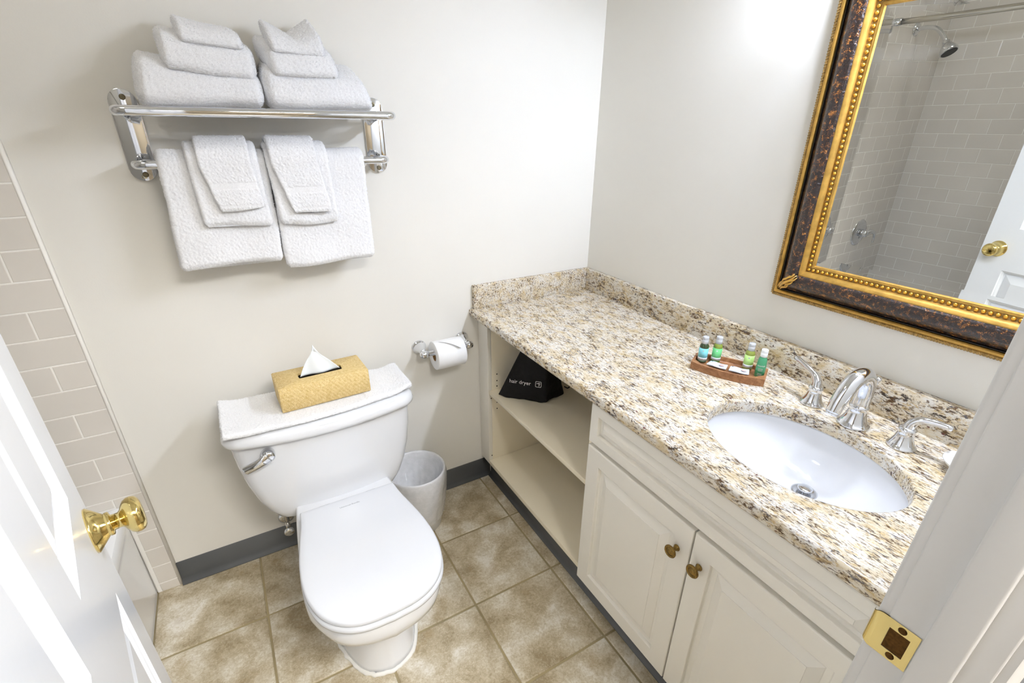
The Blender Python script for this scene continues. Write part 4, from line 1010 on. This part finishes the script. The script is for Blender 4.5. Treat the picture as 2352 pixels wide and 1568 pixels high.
# tissue: a pulled-up cone of folded paper
def tissue():
    nu, nv = 26, 15; V = []
    for i in range(nu+1):
        u = i/nu                                    # along the slot
        for j in range(nv+1):
            v = j/nv
            wv = (1-v)**0.72
            a = (-0.058 + 0.118*u)*wv - 0.006*v; pk = 0.090*(1-abs(u-0.5)*0.15)
            z = zt0-0.004 + pk*v*(0.80+0.2*math.sin(PI*u))
            b = 0.004*math.sin(u*9+v*3)*(1-v*0.5) + 0.010*math.sin(u*PI*2.2)*wv*v + 0.012*v
            V.append(tbp(a, b, z))
    F = [[i*(nv+1)+j, (i+1)*(nv+1)+j, (i+1)*(nv+1)+j+1, i*(nv+1)+j+1] for i in range(nu) for j in range(nv)]
    return V, F
tis = mk('tissue', *tissue(), M['tissue'], tbx); md = tis.modifiers.new('s', 'SOLIDIFY'); md.thickness = 0.0008

# ------------------------------------------------------------------ toilet paper holder and roll
ph_ = thing('paper_holder', (-0.69, 0, 0.70), 'chrome two-post toilet paper holder on the back wall', 'paper holder')
RY, RZ = -0.074, 0.7005
post = [(0, 0.027), (0.003, 0.0275), (0.006, 0.026), (0.008, 0.0235), (0.015, 0.021), (0.026, 0.0165), (0.038, 0.0125), (0.045, 0.0105), (0.048, 0.0125), (0.052, 0.0125), (0.054, 0.010)]
for px in (-0.779, -0.604):
    pz = 0.706
    p_ = mk('post', *lathe(post, (px, -0.0005, pz), (0, -1, -0.07), 32), M['chrome'], ph_)
    mk('post_end', *lathe([(-0.019, 0.004), (-0.018, 0.009), (-0.013, 0.0135), (-0.006, 0.0150), (0, 0.0150), (0.006, 0.0135), (0.009, 0.0115), (0.012, 0.0115), (0.012, 0)], (px, -0.066, RZ), (1 if px < -0.7 else -1, 0, 0), 24), M['chrome'], p_)
mk('roller', *tube(np.array([(-0.771, RY+0.006, RZ), (-0.612, RY+0.006, RZ)]), 0.0095, 18), M['chrome'], ph_)
tp = thing('toilet_roll', (-0.692, RY, 0.65), 'white toilet paper roll with its end folded to a point', 'toilet paper')
x0, x1 = -0.748, -0.636; RR = 0.0535; ZRoll = RZ-0.011; YR = RY+0.003
mk('paper', *loft([[ (x, YR+r*math.cos(2*PI*j/56), ZRoll+r*math.sin(2*PI*j/56)) for j in range(56)] for x, r in ((x0+0.001, 0.0205), (x0, 0.0215), (x0, RR-0.0015), (x0+0.0015, RR), (x1-0.0015, RR), (x1, RR-0.0015), (x1, 0.0215), (x1-0.001, 0.0205), (x0+0.001, 0.0205))], False, False), M['paper'], tp, autosmooth=50)
mk('cardboard_core', *loft([[ (x, YR+r*math.cos(2*PI*j/40), ZRoll+r*math.sin(2*PI*j/40)) for j in range(40)] for x, r in ((x0+0.002, 0.0204), (x1-0.002, 0.0204), (x1-0.002, 0.0192), (x0+0.002, 0.0192), (x0+0.002, 0.0204))], False, False), M['card'], tp)
# folded triangular end of the sheet, lying on the roll and hanging free at its tip
V = []; nI, nJ = 14, 10
for i in range(nI+1):
    u = i/nI                                    # across the roll
    tipd = (0.85 - abs(u-0.80)/0.80*0.9) if u <= 0.80 else (0.85 - (u-0.80)/0.20*0.75)
    for j in range(nJ+1):
        ang = math.radians(88) + (max(0.03, tipd))*math.radians(72)*(j/nJ)
        rr_ = RR+0.0006 + 0.016*(j/nJ)**1.6*max(0, tipd)
        V.append((x0+0.002+(x1-x0-0.004)*u, YR-rr_*math.sin(ang-PI/2)*1.0, ZRoll+rr_*math.cos(ang-PI/2)))
F = [[i*(nJ+1)+j, (i+1)*(nJ+1)+j, (i+1)*(nJ+1)+j+1, i*(nJ+1)+j+1] for i in range(nI) for j in range(nJ)]
fs = mk('folded_sheet', V, F, M['paper'], tp); md = fs.modifiers.new('s', 'SOLIDIFY'); md.thickness = 0.0007

# ------------------------------------------------------------------ waste bin with a liner
BX, BY = -0.876, -0.136
wbn = thing('waste_bin', (BX, BY, 0), 'small white waste bin with a clear plastic liner beside the toilet', 'waste bin')
mk('bin', *lathe([(0.0, 0.080), (0.002, 0.083), (0.262, 0.108), (0.268, 0.110), (0.268, 0.107), (0.262, 0.1055), (0.006, 0.080), (0.006, 0)], (BX, BY, 0.0015), (0, 0, 1), 48), M['binplastic'], wbn)
def lin_ring(r, z, amp, k): 
    n = 96; rs = np.random.RandomState(k); ph1 = rs.rand(4)*6
    return [(BX+(r+amp*(math.sin(5*a+ph1[0])+0.6*math.sin(11*a+ph1[1])+0.4*math.sin(23*a+ph1[2])))*math.cos(a), BY+(r+amp*(math.sin(5*a+ph1[0])+0.6*math.sin(11*a+ph1[1])+0.4*math.sin(23*a+ph1[2])))*math.sin(a), z) for a in np.arange(n)*2*PI/n]
outer = [(0.096, 0.055, 0.0022, 1), (0.101, 0.09, 0.0024, 1), (0.1055, 0.13, 0.002, 2), (0.110, 0.175, 0.0018, 2), (0.1135, 0.215, 0.0014, 3), (0.1155, 0.245, 0.0008, 3), (0.1135, 0.264, 0.0003, 4), (0.1115, 0.2715, 0.0001, 4), (0.108, 0.2725, 0.0001, 4), (0.1025, 0.266, 0.0004, 5), (0.100, 0.24, 0.0010, 5), (0.095, 0.20, 0.0022, 6), (0.089, 0.15, 0.0032, 6), (0.08, 0.08, 0.003, 7), (0.06, 0.02, 0.002, 7)]
mk('liner', *loft([lin_ring(*o) for o in outer], False, True), M['liner'], wbn)

# ------------------------------------------------------------------ hair dryer bag on the shelf
zb = 0.4855
bg = thing('dryer_bag', (-0.40, -0.19, zb), 'black drawstring hair dryer bag on the shelf under the counter', 'bag')
A_, B_, C_, D_ = (-0.523, -0.134, zb), (-0.383, -0.284, zb), (-0.272, -0.250, zb), (-0.38, -0.105, zb)
A2_, B2_, C2_, D2_ = (-0.438, -0.176, 0.690), (-0.366, -0.256, 0.680), (-0.300, -0.246, 0.610), (-0.345, -0.150, 0.625)
W, F, t, dn = hexa([A_, B_, C_, D_, A2_, B2_, C2_, D2_], 60, 40, 60, (0.10, 0.2, 0.10))
fr_f = np.clip(1-t[:, 1]*4, 0, 1)
lump = vnoise(W, 18, 5)*0.022 + vnoise(W, 40, 6)*0.012
W = W + dn*(lump*(1-0.60*fr_f))[:, None]
fold = 0.006*np.maximum(0, np.sin((t[:, 0]*1.2+t[:, 2]*0.35)*9))*t[:, 2]*(t[:, 1] < 0.5)
W[:, 0] -= fold*0.7; W[:, 1] -= fold*0.7
W[:, 2] = np.maximum(W[:, 2], zb)
mk('pouch', W, F, M['black'], bg)
mk('drawstring', *tube(smooth_path([(-0.276, -0.250, 0.545), (-0.262, -0.262, 0.540), (-0.254, -0.262, 0.525), (-0.262, -0.258, 0.512), (-0.276, -0.252, 0.520)], 6), 0.0022, 8), M['black'], bg)
a_ = np.array(A_); b_ = np.array(B_); tm = (np.array(A2_)+np.array(B2_))/2
ux = (b_-a_)/np.linalg.norm(b_-a_); up_ = tm-(a_+b_)/2; up_ -= ux*(up_@ux); up_ /= np.linalg.norm(up_); nrm = np.cross(ux, up_)
if nrm[0] > 0: nrm = -nrm
def on_bag(V, uo, vo, off=0.0105): return (a_+ux*uo+up_*vo+nrm*off) + np.outer(V[:, 0], ux) + np.outer(V[:, 1], up_)
V, F = text_mesh('hair dryer', 0.0215)
mk('lettering', on_bag(V, 0.098, 0.078), F, M['print'], bg, smooth=False)
def icon():
    parts = []
    def strip(pts, w_, closed=True):
        P = [np.array(p, float) for p in pts]; n = len(P); V = []; F = []
        for i in range(n):
            p, q, r = P[i-1], P[i], P[(i+1) % n]
            if not closed and i == 0: d = r-q
            elif not closed and i == n-1: d = q-p
            else: d = (r-q)/np.linalg.norm(r-q)+(q-p)/np.linalg.norm(q-p)
            d = d/np.linalg.norm(d); nn = np.array([-d[1], d[0]]); V += [(*(q-nn*w_/2), 0), (*(q+nn*w_/2), 0)]
        for i in range(n if closed else n-1): k = (i+1) % n; F.append([2*i, 2*k, 2*k+1, 2*i+1])
        return V, F
    h = 0.011; r = 0.0035; pts = []
    for cx, cy, a0 in ((h-r, h-r, 0), (-h+r, h-r, 90), (-h+r, -h+r, 180), (h-r, -h+r, 270)):
        for k in range(5): a = math.radians(a0+22.5*k); pts.append((cx+r*math.cos(a), cy+r*math.sin(a)))
    parts.append(strip(pts, 0.0018))
    parts.append(strip([(-0.007, 0.003), (0.001, 0.0035), (0.0035, 0.0035)], 0.0024, False))
    parts.append(strip([(0.0035+0.003*math.cos(a), 0.0035+0.003*math.sin(a)) for a in np.arange(12)*2*PI/12], 0.0012))
    parts.append(strip([(0.0035, 0.001), (0.003, -0.007)], 0.0026, False))
    return join(*parts)
V, F = icon(); mk('dryer_symbol', on_bag(V, 0.171, 0.080), F, M['print'], bg, smooth=False)

# ------------------------------------------------------------------ amenity tray, bottles and sachets
TR = [np.array(p) for p in ((-0.224, -0.783), (-0.162, -0.749), (-0.072, -0.926), (-0.140, -0.962))]
def tray_outline(ins, z, n=10):
    c = sum(TR)/4; out = []
    sides = [(0, 1, 0.0), (1, 2, 0.016), (2, 3, 0.0), (3, 0, 0.016)]
    for a, b, bl_ in sides:
        p, q = TR[a], TR[b]; d = q-p; nn = np.array([-d[1], d[0]])/np.linalg.norm(d)
        if (p+q)/2@nn - c@nn < 0: nn = -nn
        for k in range(n):
            t = k/n; x = p+d*t+nn*bl_*4*t*(1-t); out.append(x)
    O = np.array(out); 
    if ins:
        ctr = c; ax = (TR[2]+TR[3]-TR[0]-TR[1])/2; Lh = np.linalg.norm(ax)/2; ax = ax/np.linalg.norm(ax); ay = np.array([-ax[1], ax[0]])
        q = O-ctr; sx_ = (Lh-ins)/Lh; hy = 0.052; sy_ = (hy-ins)/hy
        u = q@ax; v = q@ay
        # stadium-like recess
        um = np.abs(u).max(); un = u/um; v = v*np.sqrt(np.clip(1-np.abs(un)**5*0.9, 0.05, 1))
        O = ctr + np.outer(u*sx_, ax) + np.outer(v*sy_, ay)
    return np.column_stack([O, np.full(len(O), z)])
trz = H+0.0005
mk_tray = mk('amenity_tray', *loft([tray_outline(0.0, trz), tray_outline(0.0, trz+0.021), tray_outline(0.002, trz+0.022) if False else tray_outline(0.0, trz+0.022), tray_outline(0.006, trz+0.022), tray_outline(0.008, trz+0.0105), tray_outline(0.011, trz+0.008)]), M['wood'], autosmooth=40)
tag(mk_tray, 'boat-shaped brown wooden amenity tray on the counter', 'tray')
tz = trz+0.0085
cdir = np.array([-1.3088, -1.6127])
def bottle(x, y, label, liq, lab, band, capm, words, hcap=0.021, mark=True, taper=False):
    b = thing('toiletry_bottle', (x, y, tz), label, 'bottle', 'toiletry bottles in the amenity tray')
    rb = 0.0128
    prof = [(0, rb*0.88), (0.0015, rb*0.97), (0.003, rb), (0.050, rb), (0.055, rb*0.93), (0.059, rb*0.72), (0.0605, 0.0078), (0.063, 0.0076), (0.063, 0)]
    if taper: prof = [(0, rb*0.98), (0.002, rb*1.05), (0.030, rb*1.0), (0.050, rb*0.90), (0.056, rb*0.78), (0.059, 0.0076), (0.063, 0.0076), (0.063, 0)]
    mk('body', *lathe(prof, (x, y, tz), (0, 0, 1), 36), liq, b)
    mk('cap', *lathe([(0.060, 0.0088), (0.0605, 0.0092), (0.0605+hcap*0.55, 0.0090), (0.0607+hcap*0.55, 0.0086), (0.0609+hcap*0.6, 0.0090), (0.0605+hcap-0.001, 0.0089), (0.0605+hcap, 0.0080), (0.0605+hcap, 0)], (x, y, tz), (0, 0, 1), 32), capm, b)
    face = math.atan2(cdir[1]-y, cdir[0]-x)
    def wrap(V, r, z0): a = face + V[:, 0]/r; return np.column_stack([x+r*np.cos(a), y+r*np.sin(a), tz+z0+V[:, 1]])
    if lab:
        lb = mk('label', *lathe([(0.0065, rb+0.0001), (0.0065, rb+0.0003), (0.047, rb+0.0003), (0.047, rb+0.0001)], (x, y, tz), (0, 0, 1), 40), lab, b)
        mk('label_band', *lathe([(0.0100, rb+0.0003), (0.0100, rb+0.0005), (0.0180, rb+0.0005), (0.0180, rb+0.0003)], (x, y, tz), (0, 0, 1), 40), band, lb)
        V, F = text_mesh(words, 0.0042); mk('lettering', wrap(V, rb+0.0007, 0.014), F, M['ink'], lb, smooth=False)
        ring = [(0.0022*math.cos(a), 0.040+0.0022*math.sin(a), 0) for a in np.arange(14)*2*PI/14]
        mk('emblem', wrap(np.array(ring), rb+0.0006, 0.0), [list(range(14))], band, lb, smooth=False)
    else:
        V, F = text_mesh('nourish', 0.0068); mk('lettering', wrap(V, rb+0.0012, 0.036), F, M['print'], b, smooth=False)
        for i, z in enumerate((0.027, 0.024, 0.021, 0.013, 0.010, 0.007)):
            V = np.array([(-0.006, -0.0004, 0), (-0.003, -0.0004, 0), (0, -0.0004, 0), (0.003, -0.0004, 0), (0.006, -0.0004, 0), (0.006, 0.0004, 0), (0.003, 0.0004, 0), (0, 0.0004, 0), (-0.003, 0.0004, 0), (-0.006, 0.0004, 0)])
            mk('small_print', wrap(V, rb*1.05+0.0006, z), [[0, 1, 8, 9], [1, 2, 7, 8], [2, 3, 6, 7], [3, 4, 5, 6]], M['print'], b, smooth=False)
    return b
wband = mat('label_white', (240, 242, 244), 0.45, var=(80, 0.01))
bottle(-0.176, -0.782, 'dark shampoo bottle with a pale blue label in the tray', liquid('shampoo', (52, 74, 34)), mat('label_blue', (140, 222, 232), 0.45, var=(80, 0.02)), wband, M['cap'], 'SHAMPOO')
bottle(-0.141, -0.802, 'green conditioner bottle with a mint green label in the tray', liquid('conditioner', (158, 176, 66)), mat('label_mint', (124, 218, 140), 0.45, var=(80, 0.02)), wband, M['cap'], 'CONDITIONER')
bottle(-0.101, -0.880, 'green body lotion bottle with a pale lime label in the tray', liquid('lotion', (170, 184, 84)), mat('label_lime', (196, 236, 140), 0.45, var=(80, 0.02)), wband, M['cap'], 'BODY LOTION')
bottle(-0.108, -0.924, 'clear emerald green bottle with a white cap in the tray', liquid('emerald_gel', (86, 190, 138)), None, None, M['whitecap'], '', taper=True)
sach = mat('sachet_paper', (222, 231, 246), 0.65, var=(90, 0.03)); inkb = mat('sachet_ink', (58, 70, 120), 0.5, var=(90, 0.05)); inko = mat('sachet_ink_peach', (226, 196, 190), 0.5, var=(90, 0.05))
for k, (c4, lab) in enumerate(((((-0.206, -0.821), (-0.186, -0.872), (-0.147, -0.850), (-0.166, -0.805)), 'pale blue paper sachet in the tray nearer the shampoo bottle'),
                              (((-0.184, -0.879), (-0.158, -0.925), (-0.118, -0.899), (-0.145, -0.857)), 'pale blue paper sachet in the tray nearer the emerald bottle'))):
    zl, zh = trz+0.0228, trz+0.0165
    zz = (zl, zl, zh, zh)
    c8 = [(*p, z) for p, z in zip(c4, zz)] + [(*p, z+0.0035) for p, z in zip(c4, zz)]
    W, F, t, dn = hexa(c8, 24, 16, 4, (0.08, 0.1, 0.9))
    st = thing('paper_sachet', (sum(p[0] for p in c4)/4, sum(p[1] for p in c4)/4, zh), lab, 'sachet', 'paper sachets in the tray')
    W[:, 2] += 0.0012*np.sin(t[:, 0]*7)*t[:, 2]
    mk('packet', W, F, sach, st)
    P4 = [np.array((*p, z+0.0049)) for p, z in zip(c4, zz)]
    def sp_(u, v): return (P4[0]*(1-u)*(1-v)+P4[1]*u*(1-v)+P4[2]*u*v+P4[3]*(1-u)*v)
    mk('printed_mark', [sp_(0.08, 0.80), sp_(0.16, 0.80), sp_(0.16, 0.9), sp_(0.08, 0.9)], [[0, 1, 2, 3]], inkb, st, smooth=False)
    mk('printed_swirl', [sp_(0.72+0.14*math.cos(a), 0.45+0.2*math.sin(a)) for a in np.arange(12)*2*PI/12], [list(range(12))], inko, st, smooth=False)
